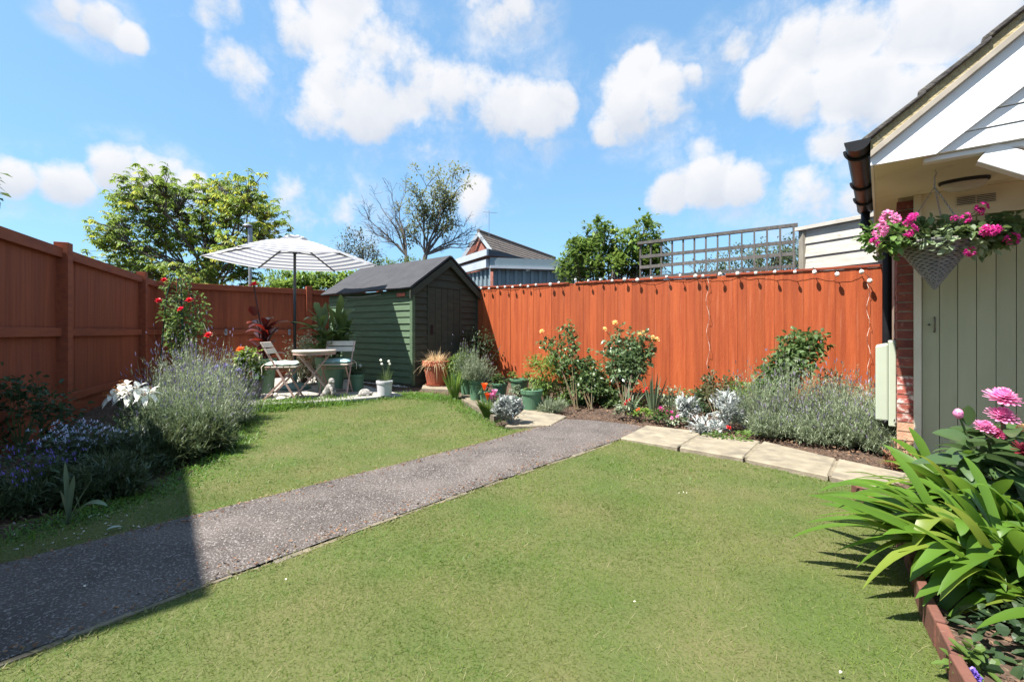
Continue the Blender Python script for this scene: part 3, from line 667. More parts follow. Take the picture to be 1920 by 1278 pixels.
for z in (.21, 1.655): MB().box((.275 if z < 1 else .62,-.016,z),(1.3,-.0062,z+.045)).build('strap_hinge', m_black, dr, bevel=.002, local=True)
MB().box((.10,-.06,-.03),(1.5,.05,.022)).build('threshold', mat('dark_sill', (.05,.04,.04), (.08,.06,.05), 9), gar, local=True)
MB().box((.1425,-.012,1.848),(1.9,.06,2.049)).build('lintel_panel', m_cream, gar, bevel=.002, local=True)
v = MB().box((.325,-.018,1.918),(.545,-.0125,1.998)).build('air_vent', m_cream, gar, local=True)
for i in range(5): MB().bar((.335,-.021,1.933+i*.0125),(.432,-.021,1.933+i*.0125),.004,.004).bar((.438,-.021,1.933+i*.0125),(.535,-.021,1.933+i*.0125),.004,.004).build('slot', m_black, v, local=True)
MB().box((-.135,-1.0,2.05),(2.4,5.2,2.068)).build('soffit', m_cream, gar, local=True)
MB().box((-.15,-1.0,2.045),(-.1355,5.2,2.17)).build('fascia', m_white, gar, local=True)
MB().box((.10,-.995,2.02),(2.3,-.93,2.0495)).build('beam', m_white, gar, bevel=.003, local=True)
lamp = MB(); lamp.lathe([(1,0),(1,-.25),(.96,-.32),(0,-.32)], (0,0,0), 32, .13, .065); 
for vv in lamp.v: vv[:,2] *= .07
lo_ = lamp.build('light_fitting', m_black, gar, smooth=False, local=True); lo_.location = (.345,-.29,2.049)
lens = MB(); lens.lathe([(.9,-.32),(.88,-.6),(.7,-.95),(.4,-1.1),(0.001,-1.14)], (0,0,0), 32, .13, .065)
for vv in lens.v: vv[:,2] *= .07
ln = lens.build('lens', mat('lamp_lens', (.55,.5,.4), (.5,.45,.36), 5, rough=.25), lo_, smooth=True, local=True)
# gable: shiplap boards, barge, capping, mortar, tiles
tn = .80
def zb(t): return 2.475+tn*(t-.339)      # top edge of the barge board
RT = 1.35                                # ridge position along the gable
yF = -1.017
z = 2.05; hh = .098
while z < zb(RT)-.3:
    def tl(zz): return max(.10, .339+(zz+.275-.03-2.475)/tn)
    a, a2 = tl(z), tl(z+hh)
    MB().hexa([(a,yF-.004,z+.002),(2*RT-a,yF-.004,z+.002),(2*RT-a,yF+.012,z+.002),(a,yF+.012,z+.002),(a2,yF+.002,z+hh-.002),(2*RT-a2,yF+.002,z+hh-.002),(2*RT-a2,yF+.012,z+hh-.002),(a2,yF+.012,z+hh-.002)]).build('gable_board', m_white, gar, bevel=.002, local=True)
    z += hh
MB().box((.12,yF+.013,2.05),(2*RT-.12,yF+.02,2.2)).build('gable_backing', m_white, gar, local=True)
def slope_band(nm, lo, hi, y0, y1, m, t0=-.15, bev=.003, s=1, t1=None):
    t1 = RT if t1 is None else t1
    q = lambda t: t if s > 0 else 2*RT-t
    V = [(q(t0),y0,zb(t0)+lo),(q(t1),y0,zb(t1)+lo),(q(t1),y1,zb(t1)+lo),(q(t0),y1,zb(t0)+lo),(q(t0),y0,zb(t0)+hi),(q(t1),y0,zb(t1)+hi),(q(t1),y1,zb(t1)+hi),(q(t0),y1,zb(t0)+hi)]
    return MB().hexa(V).build(nm, m, gar, bevel=bev, local=True)
for s in (1, -1):
    # barge board: lower edge level with the soffit at the eave end
    q = (lambda t: t) if s > 0 else (lambda t: 2*RT-t)
    tA = .152; poly = [(-.15, 2.045), (tA, 2.045), (RT, zb(RT)-.275), (RT, zb(RT)), (-.15, zb(-.15)+.02)]
    V = [(q(t), yF-.03, z) for t, z in poly]+[(q(t), yF-.0045, z) for t, z in poly]; n = 5
    MB().add(V, [(k, (k+1)%n, n+(k+1)%n, n+k) for k in range(n)], [(0,1,2),(0,2,3),(0,3,4),(n,n+2,n+1),(n,n+3,n+2),(n,n+4,n+3)]).build('bargeboard', m_white, gar, bevel=.003, local=True)
    slope_band('verge_capping', .003, .045, yF-.06, yF+.02, mat('verge_board', (.34,.30,.25), (.27,.24,.20), 9, rough=.8), s=s)
    slope_band('verge_mortar', .047, .115, yF-.05, yF+.2, mat('verge_mortar', (.40,.33,.19), (.28,.23,.13), 18, rough=.95, bump=1.0, bscale=50, c3=(.16,.15,.12), s3=20, f3=(.58,.7)), s=s, bev=0)
    m_tile = mat('concrete_tile', (.085,.078,.072), (.055,.05,.048), 12, rough=.9, bump=.8, bscale=60, rnd=.15, c3=(.20,.18,.13), s3=18, f3=(.6,.75))
    slope_band('roof', .09, .128, yF-.02, 5.2, m_tile, s=s, bev=0)
    for i in range(6):      # verge tiles, each lapping the one below
        t0 = -.19+i*.262; t1 = t0+.30
        if t1 > RT+.1: break
        lift0, lift1 = .148, .122
        for c in range(3):
            y0 = yF-.075+c*.31; y1 = y0+.305
            V = [(q(t0),y0,zb(t0)+lift0-.028),(q(t1),y0,zb(t1)+lift1-.014),(q(t1),y1,zb(t1)+lift1-.014),(q(t0),y1,zb(t0)+lift0-.028),(q(t0),y0,zb(t0)+lift0+.012),(q(t1),y0,zb(t1)+lift1+.008),(q(t1),y1,zb(t1)+lift1+.008),(q(t0),y1,zb(t0)+lift0+.012)]
            V = [(x+random.uniform(-.004,.004), y, zz+random.uniform(-.003,.003)) for x, y, zz in V]
            MB().hexa(V).build('roof_tile', m_tile, gar, bevel=.006, local=True)
# knee brace and the post it stands on
0 and MB().hexa([(.30,-.99,2.0),(.44,-.99,2.046),(.44,-.91,2.046),(.30,-.91,2.0),(.30,-.99,2.046),(.42,-.99,2.047),(.42,-.91,2.047),(.30,-.91,2.046)]).build('brace_block', m_white, gar, local=True)
MB().bar((.36,-.955,2.02),(1.22,-.955,1.45),.085,.115).build('knee_brace', m_white, gar, bevel=.005, local=True)
MB().box((1.2,-1.0,0),(1.3,-.9,2.05)).build('porch_post', m_white, gar, bevel=.005, local=True)
# gutter and downpipe
m_gut = mat('black_gutter', (.012,.012,.014), (.018,.018,.02), 4, rough=.4, spec=.18)
gut = thing('rain_gutter', 'black half round gutter and downpipe at the garage eave', 'gutter', (3.03,3.58,0), GA)
n = 12; V = []; rg = .066; ga, gz0 = -.215, 2.205
for yy in (-1.09, .92):
    for rr in (rg, rg-.005):
        for k in range(n+1):
            a = math.pi+math.pi*k/n; V.append((ga+rr*math.cos(a), yy, gz0+rr*math.sin(a)))
m1 = n+1; Q = []
for k in range(n):
    Q += [(k, k+1, 2*m1+k+1, 2*m1+k), (m1+k, 3*m1+k, 3*m1+k+1, m1+k+1)]
Q += [(0, 2*m1, 3*m1, m1), (n, m1+n, 3*m1+n, 2*m1+n)]
MB().add(V, Q).build('gutter_channel', m_gut, gut, smooth=True, local=True)
for yy in (-1.092, .922):
    MB().add([(ga+rg*1.03*math.cos(math.pi+math.pi*k/n), y_, gz0+rg*1.03*math.sin(math.pi+math.pi*k/n)) for y_ in (yy-.004, yy+.004) for k in range(n+1)],
             [(k, k+1, m1+k+1, m1+k) for k in range(n)], [(0,k,k+1) for k in range(1,n)]+[(m1,m1+k+1,m1+k) for k in range(1,n)]).build('stop_end', m_gut, gut, local=True)
for yy in (-.92, -.1, .45):
    MB().tube([(ga+(rg+.006)*math.cos(math.pi+math.pi*k/n), yy, gz0+(rg+.006)*math.sin(math.pi+math.pi*k/n)) for k in range(n+1)], .011, 6).build('gutter_bracket', m_gut, gut, local=True)
px_, py_ = -.055, .85
MB().tube([(ga,py_,2.15),(ga,py_,2.02),(ga+.01,py_,1.975),(ga+.05,py_,1.945),(px_-.05,py_,1.915),(px_-.01,py_,1.895),(px_,py_,1.85),(px_,py_,1.0),(px_,py_,.05)], .036, 14).build('downpipe', m_gut, gut, smooth=True, local=True)
for z in (2.03, 1.84): MB().tube([((ga if z > 2 else px_),py_,z-.03),((ga if z > 2 else px_),py_,z+.03)], .043, 14).build('pipe_collar', m_gut, gut, local=True)
# meter box on the side wall
m_box = mat('pale_sage_plastic', (.40,.44,.345), (.37,.41,.32), 3, rough=.45)
mbx = thing('meter_box', 'pale green meter box fixed to the garage side wall', 'meter box', (3.03,3.58,0), GA)
def rounded_box(x0, y0, z0, x1, y1, z1, sl=0):
    return MB().hexa([(x0,y0,z0),(x1,y0,z0),(x1,y1,z0),(x0,y1,z0),(x0,y0,z1-sl),(x1,y0,z1),(x1,y1,z1),(x0,y1,z1-sl)])
rounded_box(-.052,.10,.235,-.003,.52,.93,.004).build('back_frame', m_box, mbx, bevel=.008, local=True)
rounded_box(-.135,.105,.275,-.0525,.51,.905,.02).build('door', m_box, mbx, bevel=.012, local=True)
MB().box((-.05,.2,.0),(-.003,.28,.234)).build('pipe_cover', m_black, mbx, local=True)

# ================================================================== beyond the fences
# blue grey metal garage
m_fas = mat('pale_metal', (.42,.46,.50), (.36,.40,.45), 3, rough=.4, metal=.0); m_steel = mat('slate_blue_steel', (.19,.245,.275), (.16,.21,.24), 2, (1,1,.3), .45, spec=.5)
m_dk = mat('dark_slate', (.05,.055,.07), (.06,.065,.08), 3, rough=.6)  # one even dark slate tone for the metal garage roof
mg = thing('metal_garage', 'slate blue corrugated metal garage behind the shed', 'building', (0,0,0))
Cc = P(918, 488, 10.8); le = P(845, 498, 12.6); re_ = P(1075, 493, 11.2); Cc.z = le.z = re_.z = 2.55
def band(a, b, lo, hi, out, m, nm, z=0):
    d = (b-a).normalized(); nn = Vector((d.y,-d.x,0))*out
    V = [a+Vector((0,0,lo)), b+Vector((0,0,lo)), b+nn+Vector((0,0,lo)), a+nn+Vector((0,0,lo))]; V += [v+Vector((0,0,hi-lo)) for v in V]
    return MB().hexa(V).build(nm, m, mg)
def corr(a, b, nm):
    d = (b-a); L = d.length; d.normalize(); nn = Vector((d.y,-d.x,0)); k = int(L/.20); V = []; 
    for i in range(k+1):
        for s, o in ((0,0),(.10,0),(.115,.045),(.185,.045)):
            p = a+d*(i*.2+s)+nn*o; V += [(p.x,p.y,0),(p.x,p.y,2.5)]
    n = len(V)//2
    return MB().add(V, [(2*i,2*i+2,2*i+3,2*i+1) for i in range(n-1)]).build(nm, m_steel, mg)
corr(Cc+Vector((.08,.1,0)), re_, 'corrugated_wall'); corr(le, Cc+Vector((-.02,.1,0)), 'corrugated_wall')
band(Cc, re_, .02, .20, .08, m_steel, 'fascia'); band(Cc, re_, -.05, .012, .12, m_fas, 'gutter'); band(le, Cc+Vector((0,0,0)), -.03, .17, .10, m_fas, 'fascia')
u = (re_-Cc).normalized(); cap0 = Cc+Vector((.05,.05,.21))
MB().hexa([le+Vector((-.1,0,.19)), Cc+Vector((-.02,-.12,.24)), re_+Vector((0,.2,.20)), le+Vector((3,1.5,.2)), le+Vector((-.1,0,.32)), Cc+Vector((-.02,-.12,.40)), re_+Vector((-.9,.4,.26)), le+Vector((3,1.5,.3))]).build('roof', m_dk, mg)
band(le+Vector((-.1,-.02,.21)), Cc+Vector((-.02,-.14,.24)), .0, .15, .05, m_fas, 'roof_edge')
# far brick house
hs = thing('brick_house', 'far brick house with tiled roof and white gable boards', 'building', (0,0,0))
ap = P(897,437,22); A1 = P(858,478,22.0); B1 = P(938,478,21.2); A1.z = B1.z = 4.3; apz = ap.z
m_hb = mat('house_brick', (.30,.10,.07), (.22,.07,.05), 10, rough=.9, c3=(.4,.3,.25), s3=30); m_ht = mat('house_tile', (.15,.12,.10), (.10,.08,.07), 3, (1,1,8), .9, .5, c3=(.22,.19,.16), s3=10)
MB().add([A1-Vector((0,0,4.3)), B1-Vector((0,0,4.3)), B1, ap, A1]+[Vector(v)+Vector((4,7,0)) for v in (A1-Vector((0,0,4.3)), B1-Vector((0,0,4.3)), B1, ap, A1)], [(1,6,7,2),(5,0,4,9)], [(0,1,2),(0,2,3),(0,3,4)]).build('wall', m_hb, hs)
rd = Vector((4.6,7.5,0)).normalized()*.0; far = P(1040,472,30)-ap; far.z = 0
def tile_slope(e0, e1, nm):
    mb = MB(); n = 12; up0 = ap+Vector((0,-.12,.06)); up1 = up0+far; out = []
    for i in range(n):
        a, b = i/n, (i+1)/n+.01; p0, p1, p2, p3 = up0.lerp(e0, a), up1.lerp(e1, a), up1.lerp(e1, b), up0.lerp(e0, b)
        l = Vector((0,0,.05)); mb.hexa([p3, p2, p1-l, p0-l, p3+l, p2+l, p1+l*.2, p0+l*.2])
    return mb.build(nm, m_ht, hs)
e0 = P(942,488,20.9); e0.z = 4.0; tile_slope(e0, e0+far, 'roof'); e0 = P(852,488,22.2); e0.z = 4.0; tile_slope(e0, e0+far, 'roof')
for e in (P(942,488,20.8), P(853,488,22.1)):
    e.z = 4.05; MB().bar(ap+Vector((0,-.2,-.06)), e+Vector((0,-.1,-.06)), .05, .15).build('bargeboard', m_fas, hs)
MB().tube([ap+far*t+Vector((0,-.1,.09)) for t in (0,.5,1)], .09, 8).build('ridge', m_ht, hs)
MB().tube([ap+Vector((.5,.3,-.2)), ap+Vector((.5,.3,1.2))], .012, 5).bar(ap+Vector((.2,.3,1.1)), ap+Vector((.9,.5,1.1)), .015, .015).bar(ap+Vector((.35,.1,.95)), ap+Vector((.35,.7,.95)), .01, .01).build('aerial', m_hook, hs)
# neighbour's weatherboarded shed
ns = thing('weathered_shed', 'pale weatherboarded shed end behind the orange fence by the gutter', 'shed', (0,0,0))
a = Vector((4.60,7.15,0)); b = Vector((5.75,5.05+.9,0)); b = a+Vector((.48,-.88,0)).normalized()*1.75
m_wb = mat('bleached_board', (.46,.43,.39), (.37,.34,.30), 4, (1,1,5), .9, .4, 40, rnd=.06, c3=(.22,.19,.16), s3=7, f3=(.62,.78)); m_wd = mat('weathered_post', (.28,.25,.20), (.2,.18,.15), 5, (5,5,.8), .9, .4)
dd = (b-a).normalized(); nn = Vector((dd.y,-dd.x,0))
for i in range(6):
    z0 = 1.35+i*.205; z1 = z0+.215
    if z1 > 2.62: z1 = 2.6
    MB().hexa([a+nn*.03+Vector((0,0,z0)), b+nn*.03+Vector((0,0,z0)), b+Vector((0,0,z0)), a+Vector((0,0,z0)), a+nn*.008+Vector((0,0,z1)), b+nn*.008+Vector((0,0,z1)), b+Vector((0,0,z1)), a+Vector((0,0,z1))]).build('weatherboard', m_wb, ns)
MB().box((a.x-.05,a.y-.03,0),(a.x+.05,a.y+.08,2.6)).build('corner_post', m_wd, ns, bevel=.004)
MB().bar(a-dd*.12+nn*.06+Vector((0,0,2.62)), b+nn*.06+Vector((0,0,2.62)), .05, .055).build('roof_edge', m_wb, ns)
MB().hexa([a-dd*.12+Vector((0,0,2.6)), b+Vector((0,0,2.6)), b-nn*1.6+Vector((0,0,2.75)), a-dd*.12-nn*1.6+Vector((0,0,2.75)), a-dd*.12+Vector((0,0,2.64)), b+Vector((0,0,2.64)), b-nn*1.6+Vector((0,0,2.79)), a-dd*.12-nn*1.6+Vector((0,0,2.79))]).build('roof', m_felt, ns)
MB().hexa([a+Vector((0,0,0)), b, b-nn*1.5, a-nn*1.5]+[v+Vector((0,0,2.55)) for v in (a, b, b-nn*1.5, a-nn*1.5)]).build('wall_core', m_wd, ns)
# trellis standing just behind the orange fence
tr = thing('trellis', 'grey square wooden trellis standing above the orange fence', 'trellis', (0,0,0))
m_tr = mat('grey_lath', (.13,.12,.115), (.085,.08,.075), 6, (6,6,1), .9, .5, 40, rnd=.15)
def tpt(px, z): Y = fence_Y(px)+.17; return Vector(((px-960)/F*Y, Y, z))
T0, T1 = tpt(1201, 0), tpt(1488, 0)
for i in range(14):
    p = T0.lerp(T1, i/13); o = MB().bar(p+Vector((0,0,1.5)), p+Vector((0,0,2.405+.075*i/13)), .055, .022, (T1-T0).normalized()); o.build('upright', m_tr, tr)
for k, z in enumerate((1.86, 2.035, 2.20)):
    MB().bar(T0+Vector((-.02,-.02,z)), T1+Vector((.02,-.02,z+.06)), .02, .05).build('lath', m_tr, tr)
MB().bar(T0+Vector((-.05,-.01,2.42)), T1+Vector((.05,-.01,2.495)), .06, .045).build('top_rail', m_tr, tr)
# flue pipe beyond the corner fence
fl = thing('flue_pipe', 'thin grey flue pipe with cowl rising beyond the corner fence', 'flue', (0,0,0)); p = P(469, 540, 10.6)
MB().tube([Vector((p.x,p.y,.5)), Vector((p.x,p.y,3.42))], .036, 10).build('pipe', mat('galvanised', (.33,.34,.34), (.25,.26,.27), 5, rough=.5, metal=.5), fl)
MB().tube([Vector((p.x,p.y,2.95)), Vector((p.x,p.y,3.42))], .05, 10).build('collar', m_hook, fl)
MB().lathe([(.02,.10),(.10,.06),(.11,.04),(.05,0)], (p.x-.06,p.y,3.42), 14).build('cowl', m_hook, fl)

# unseen house wing added beyond the left fence, sized to throw the near path's shadow
mh = thing('added_house_wing', 'unseen brick house wing added beyond the left fence to shade the near path', 'building', (-3.88,.90,0), math.atan2(-.79,.61))
m_hr = mat('pale_brick', (.36,.22,.15), (.28,.17,.12), 8, rough=.9, bump=.3); xa, xb = -1.8, .65
MB().box((xa+.15,-7.2,-.1),(xb-.15,-.36,4.78)).build('wall', m_hr, mh, local=True)
MB().box((xa,-.42,4.66),(xb,0,4.80)).build('eave', m_white, mh, bevel=.01, local=True)
MB().hexa([(xa,.03,4.803),(xb,.03,4.803),(xb,-3.78,7.75),(xa,-3.78,7.75),(xa,.03,4.88),(xb,.03,4.88),(xb,-3.78,7.86),(xa,-3.78,7.86)]).hexa([(xa,-3.78,7.75),(xb,-3.78,7.75),(xb,-7.5,4.8),(xa,-7.5,4.8),(xa,-3.78,7.86),(xb,-3.78,7.86),(xb,-7.5,4.9),(xa,-7.5,4.9)]).build('roof', m_tile, mh, local=True)
MB().add([(xb-.16,-.36,4.7),(xb-.16,-7.2,4.7),(xb-.16,-3.78,7.74),(xa+.16,-.36,4.7),(xa+.16,-7.2,4.7),(xa+.16,-3.78,7.74)], None, [(0,1,2),(3,5,4)]).build('gable', m_hr, mh, local=True)
for z in (.95, 3.1):
    w_ = MB().box((-1.2,-.36,z),(.1,-.33,z+1.15)).build('window', m_white, mh, local=True); MB().box((-1.13,-.3295,z+.07),(-.58,-.325,z+1.08)).box((-.52,-.3295,z+.07),(.03,-.325,z+1.08)).build('pane', mat('window_glass', (.05,.06,.07), (.06,.07,.08), 3, rough=.08, spec=.8), w_, local=True)
# ================================================================== things on the patio
m_pink = mat('faded_pink_paint', (.47,.30,.25), (.40,.25,.21), 10, rough=.55, bump=.1, rnd=.05, c3=(.55,.44,.38), s3=20, f3=(.62,.8))
m_slat = mat('pale_slat', (.62,.54,.45), (.54,.46,.38), 5, rough=.7, bump=.2, rnd=.05)
def chair(label, loc, rz):
    t = thing('bistro_chair', label, 'chair', loc, rz, 'folding bistro chairs by the table'); w = .185
    for s in (-1, 1):
        y = s*w
        MB().bar((-.215,y,.745),(.20,y,.0),.024,.014,(0,1,0)).build('leg', m_pink, t, bevel=.002, local=True)
        y = s*(w-.022)
        MB().bar((.165,y,.405),(-.20,y,.0),.024,.014,(0,1,0)).build('leg', m_pink, t, bevel=.002, local=True)
        MB().bar((-.17,s*(w-.045),.40),(.19,s*(w-.045),.415),.022,.016,(0,0,1)).build('seat_rail', m_pink, t, bevel=.002, local=True)
    for x, z, ww in ((.175,.042,w),(-.165,.042,w-.022),(.0,.365,w)): MB().bar((x,-ww,z),(x,ww,z),.012,.012).build('stretcher', m_pink, t, local=True)
    for i in range(5): MB().box((-.17+i*.076,-w-.012,.421),(-.17+i*.076+.066,w+.012,.437)).build('seat_slat', m_slat if i else m_pink, t, bevel=.004, local=True)
    for z0, z1 in ((.60,.665),(.68,.75)):
        x0, x1 = -.215+(.745-z0)*.557, -.215+(.745-z1)*.557
        MB().hexa([(x0+.012,-w-.018,z0),(x0+.012,w+.018,z0),(x0-.005,w+.018,z0),(x0-.005,-w-.018,z0),(x1+.012,-w-.018,z1),(x1+.012,w+.018,z1),(x1-.005,w+.018,z1),(x1-.005,-w-.018,z1)]).build('back_slat', m_slat, t, bevel=.005, local=True)
    return t
c1 = GP(531,747,ZP); c2 = GP(632,738,ZP)
chair('folding slatted chair on the left of the bistro table, seen from its side', c1, math.radians(12))
chair('folding slatted chair on the right of the bistro table, facing the lawn', c2, math.radians(-85))
m_cush = mat('aqua_cotton', (.42,.56,.51), (.48,.60,.54), 9, rough=.9, bump=.4, bscale=120, c3=(.70,.74,.68), s3=26, f3=(.60,.66))
m_cush2 = mat('shaded_aqua_cotton', (.24,.40,.40), (.30,.45,.44), 9, rough=.9, bump=.4, bscale=120, c3=(.5,.56,.54), s3=26, f3=(.62,.68))  # the aqua cotton again, darkened for the shade on the right chair
def cushion(label, loc, rz, m):
    V = []; n = 15
    for sgn in (1, -1):
        for i in range(n):
            for j in range(n):
                u, v = -1+2*i/(n-1), -1+2*j/(n-1); e = max(0, (1-abs(u)**4)*(1-abs(v)**4))**.42
                tuft = sum(math.exp(-((u-a)**2+(v-b)**2)/.02) for a in (-.4,.4) for b in (-.4,.4))
                V.append((u*.185*(1-.04*v*v), v*.19*(1-.04*u*u), .03+sgn*(.034*e-.016*tuft*(sgn > 0))+.004*math.sin(7*u+3*v)))
    ii = np.arange(n*n).reshape(n, n); q = np.stack([ii[:-1,:-1], ii[1:,:-1], ii[1:,1:], ii[:-1,1:]], -1).reshape(-1, 4)
    t = thing('seat_cushion', label, 'cushion', loc, rz, 'seat cushions on the chairs')
    MB().add(V, np.concatenate([q, q[:, ::-1]+n*n])).build('pad', m, t, smooth=True, local=True)
    for s in (-1, 1): MB().tube([(-.18,s*.18,.03),(-.20,s*.215,.0),(-.19,s*.225,-.06),(-.195,s*.22,-.10)], .005, 5).build('tie', m_slat, t, local=True)
cushion('puffy pale aqua cushion in sunlight on the left chair', c1+Vector((.0,.0,.435)), math.radians(12), m_cush)
cushion('aqua cushion on the right chair with shade in its colour', c2+Vector((0,0,.435)), math.radians(-85), m_cush2)
tb = thing('bistro_table', 'small round folding bistro table with crossed pink legs', 'table', GP(590,741,ZP), math.radians(20))
MB().lathe([(0.001,.60),(.27,.60),(.285,.605),(.29,.62),(.285,.632),(.26,.636),(0.001,.636)], (0,0,0), 36).build('table_top', mat('pinkish_top', (.55,.45,.38), (.48,.38,.32), 7, (1,6,1), .7, .2), tb, local=True)
MB().lathe([(.268,.57),(.276,.57),(.276,.60),(.268,.60)], (0,0,0), 36).build('rim_band', m_pink, tb, local=True)
for s in (-1, 1):
    MB().bar((-.24,s*.15,0),(.22,s*.13,.60),.022,.014,(0,1,0)).build('leg', m_pink, tb, bevel=.002, local=True)
    MB().bar((.24,s*.17,0),(-.22,s*.15,.60),.022,.014,(0,1,0)).build('leg', m_pink, tb, bevel=.002, local=True)
for x, ww in ((-.23,.15),(.23,.17)): MB().bar((x,-ww,.03),(x,ww,.03),.012,.012).build('stretcher', m_pink, tb, local=True)
# parasol
UC = Vector((-3.375,7.07,ZP)); par = thing('parasol', 'open striped parasol shading the patio table', 'parasol', UC)
m_pole = mat('dark_pole', (.055,.06,.062), (.04,.045,.048), 6, rough=.35, metal=.4)
ZE, ZA, RR = 2.10-ZP, 2.43-ZP, 1.24
def stripe_mat():
    m = bpy.data.materials.new('striped_canvas'); m.use_nodes = True; N = m.node_tree.nodes; L = m.node_tree.links; b = N['Principled BSDF']; b.inputs['Roughness'].default_value = .85
    at = N.new('ShaderNodeAttribute'); at.attribute_name = 'stripe'
    f = N.new('ShaderNodeMath'); f.operation = 'FRACT'; L.new(at.outputs['Fac'], f.inputs[0]); g = N.new('ShaderNodeMath'); g.operation = 'GREATER_THAN'; g.inputs[1].default_value = .52; L.new(f.outputs[0], g.inputs[0])
    col = _mix(N, L, g.outputs[0], (.68,.67,.65), (.22,.23,.28)); L.new(col, b.inputs['Base Color'])
    t = N.new('ShaderNodeBsdfTranslucent'); L.new(col, t.inputs[0]); mx = N.new('ShaderNodeMixShader'); mx.inputs[0].default_value = .42
    L.new(b.outputs[0], mx.inputs[1]); L.new(t.outputs[0], mx.inputs[2]); L.new(mx.outputs[0], N['Material Output'].inputs[0]); return m
m_can = stripe_mat()
def canopy(nm, r0, r1, z0, z1, stripes, sc=0., parent=par):
    V = []; Q = []; A = []; nr, nc = 16, 8
    for s in range(6):
        a0 = math.radians(263+60*s); a1 = a0+math.pi/3; d0 = Vector((math.cos(a0), math.sin(a0), 0)); d1 = Vector((math.cos(a1), math.sin(a1), 0)); b = len(V)
        for i in range(nr+1):
            u = i/nr; r = r0+(r1-r0)*u
            for j in range(nc+1):
                w = j/nc; p = d0.lerp(d1, w)*r; sag = .05*u*math.sin(math.pi*w)
                p = p*(1-sc*math.sin(math.pi*w)*u); p.z = z0+(z1-z0)*u**.95-sag*.4+.035*math.sin(math.pi*u)-.0
                V.append(tuple(p)); A.append(stripes*u+.2)
        Q += [(b+i*(nc+1)+j, b+(i+1)*(nc+1)+j, b+(i+1)*(nc+1)+j+1, b+i*(nc+1)+j+1) for i in range(nr) for j in range(nc)]
    o = MB().add(V, Q).build(nm, m_can, parent, smooth=True, local=True)
    at = o.data.attributes.new('stripe', 'FLOAT', 'POINT'); at.data.foreach_set('value', np.array(A, np.float32)); return o
cn = canopy('canopy', .12, RR, ZA, ZE, 10, .035)
canopy('vent_cap', .01, .21, ZA+.055, ZA-.005, 2, .12, cn)
MB().tube([(0,0,.02),(0,0,ZA+.03)], .021, 12).build('pole', m_pole, par, smooth=True, local=True)
MB().tube([(0,0,ZA+.02),(0,0,ZA+.075)], [.03,.012], 10).build('finial', m_pole, par, local=True)
MB().tube([(0,0,ZA-.22),(0,0,ZA-.16)], .035, 12).build('runner_hub', m_pole, par, local=True)
MB().tube([(0,0,1.0),(0,0,1.06)], .03, 12).bar((0,-.03,1.03),(0,-.10,1.03),.015,.03).build('crank', m_pole, par, local=True)
for s in range(6):
    a = math.radians(263+60*s); d = Vector((math.cos(a), math.sin(a), 0))
    MB().bar(d*.03+Vector((0,0,ZA-.01)), d*RR*.985+Vector((0,0,ZE-.005)), .016, .02).build('rib', m_pole, par, local=True)
    MB().bar(d*.03+Vector((0,0,ZA-.19)), d*RR*.46+Vector((0,0,ZA-.01-(ZA-ZE)*.45)), .012, .014).build('strut', m_pole, par, local=True)
MB().lathe([(0.001,.10),(.05,.10),(.12,.085),(.2,.045),(.235,.012),(.235,0),(0.001,0)], (0,0,0), 32).tube([(0,0,.08),(0,0,.34)], .034, 12).build('base', mat('teal_base', (.10,.19,.17), (.075,.15,.14), 6, rough=.4), par, smooth=True, local=True)
# ---- pots
m_gpot = mat('green_plastic_pot', (.085,.175,.105), (.07,.15,.09), 5, rough=.5, rnd=.12); m_gpot2 = mat('pale_green_pot', (.19,.30,.19), (.16,.26,.16), 5, rough=.6, rnd=.06)
m_terra = mat('terracotta', (.43,.125,.065), (.36,.10,.055), 7, rough=.8, bump=.2, rnd=.05, c3=(.5,.24,.16), s3=14, f3=(.64,.8))
def pot(t, c, rt, rb, h, m, saucer=False, rim=.018, n=24):
    c = Vector(c); pr = [(0.001,.0),(rb,.0),(rb+(rt-rb)*.8,h*.8),(rt-.006,h-.06*(h/.3)),(rt+.006,h-.06*(h/.3)+.004),(rt+.008,h-.004),(rt,h),(rt-rim,h),(rt-rim-.004,h*.82),(0.001,h*.82)]
    o = MB().lathe(pr, c, n).build('pot', m, t); 
    MB().lathe([(rt-rim-.003,h*.80),(rt*.6,h*.845),(0.001,h*.85)], c, n).build('soil', m_soil, t)
    if saucer: MB().lathe([(0.001,-.004),(rb*1.12,-.004),(rb*1.25,.03),(rb*1.18,.03),(rb*1.08,.006),(0.001,.006)], c, n).build('saucer', m, t)
    return c+Vector((0,0,h*.85))
def rose_head(t, c, r, m, up=(0,-.4,.6), n=7, layers=4, nm='flower'):
    mb = MB(); disc_petals(mb, c, up, r, n, layers, .15, .9, 3, 'petal', .78); return mb.build(nm, m, t, smooth=True)
def foliage(t, p, d, L, W, m, nm='foliage', droop=.3, nseg=3, prof='ovate', fold=.12, roll=None):
    mb = MB(); strips(mb, p, d, L, W, droop, nseg, prof, fold, roll); o = mb.build(nm, m, t); o['kind'] = 'stuff'; return o
G1 = leaf('fresh_leaf', (.075,.135,.028), (.13,.20,.045)); G2 = leaf('mid_leaf', (.050,.095,.028), (.095,.145,.045)); G3 = leaf('bright_leaf', (.12,.21,.035), (.19,.28,.06))
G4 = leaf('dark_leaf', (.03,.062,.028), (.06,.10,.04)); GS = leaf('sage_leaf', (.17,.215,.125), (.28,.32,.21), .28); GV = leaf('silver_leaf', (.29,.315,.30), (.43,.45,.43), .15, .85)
RO = leaf('rose_leaf', (.055,.10,.035), (.12,.18,.06), .3, .35, spec=.5)
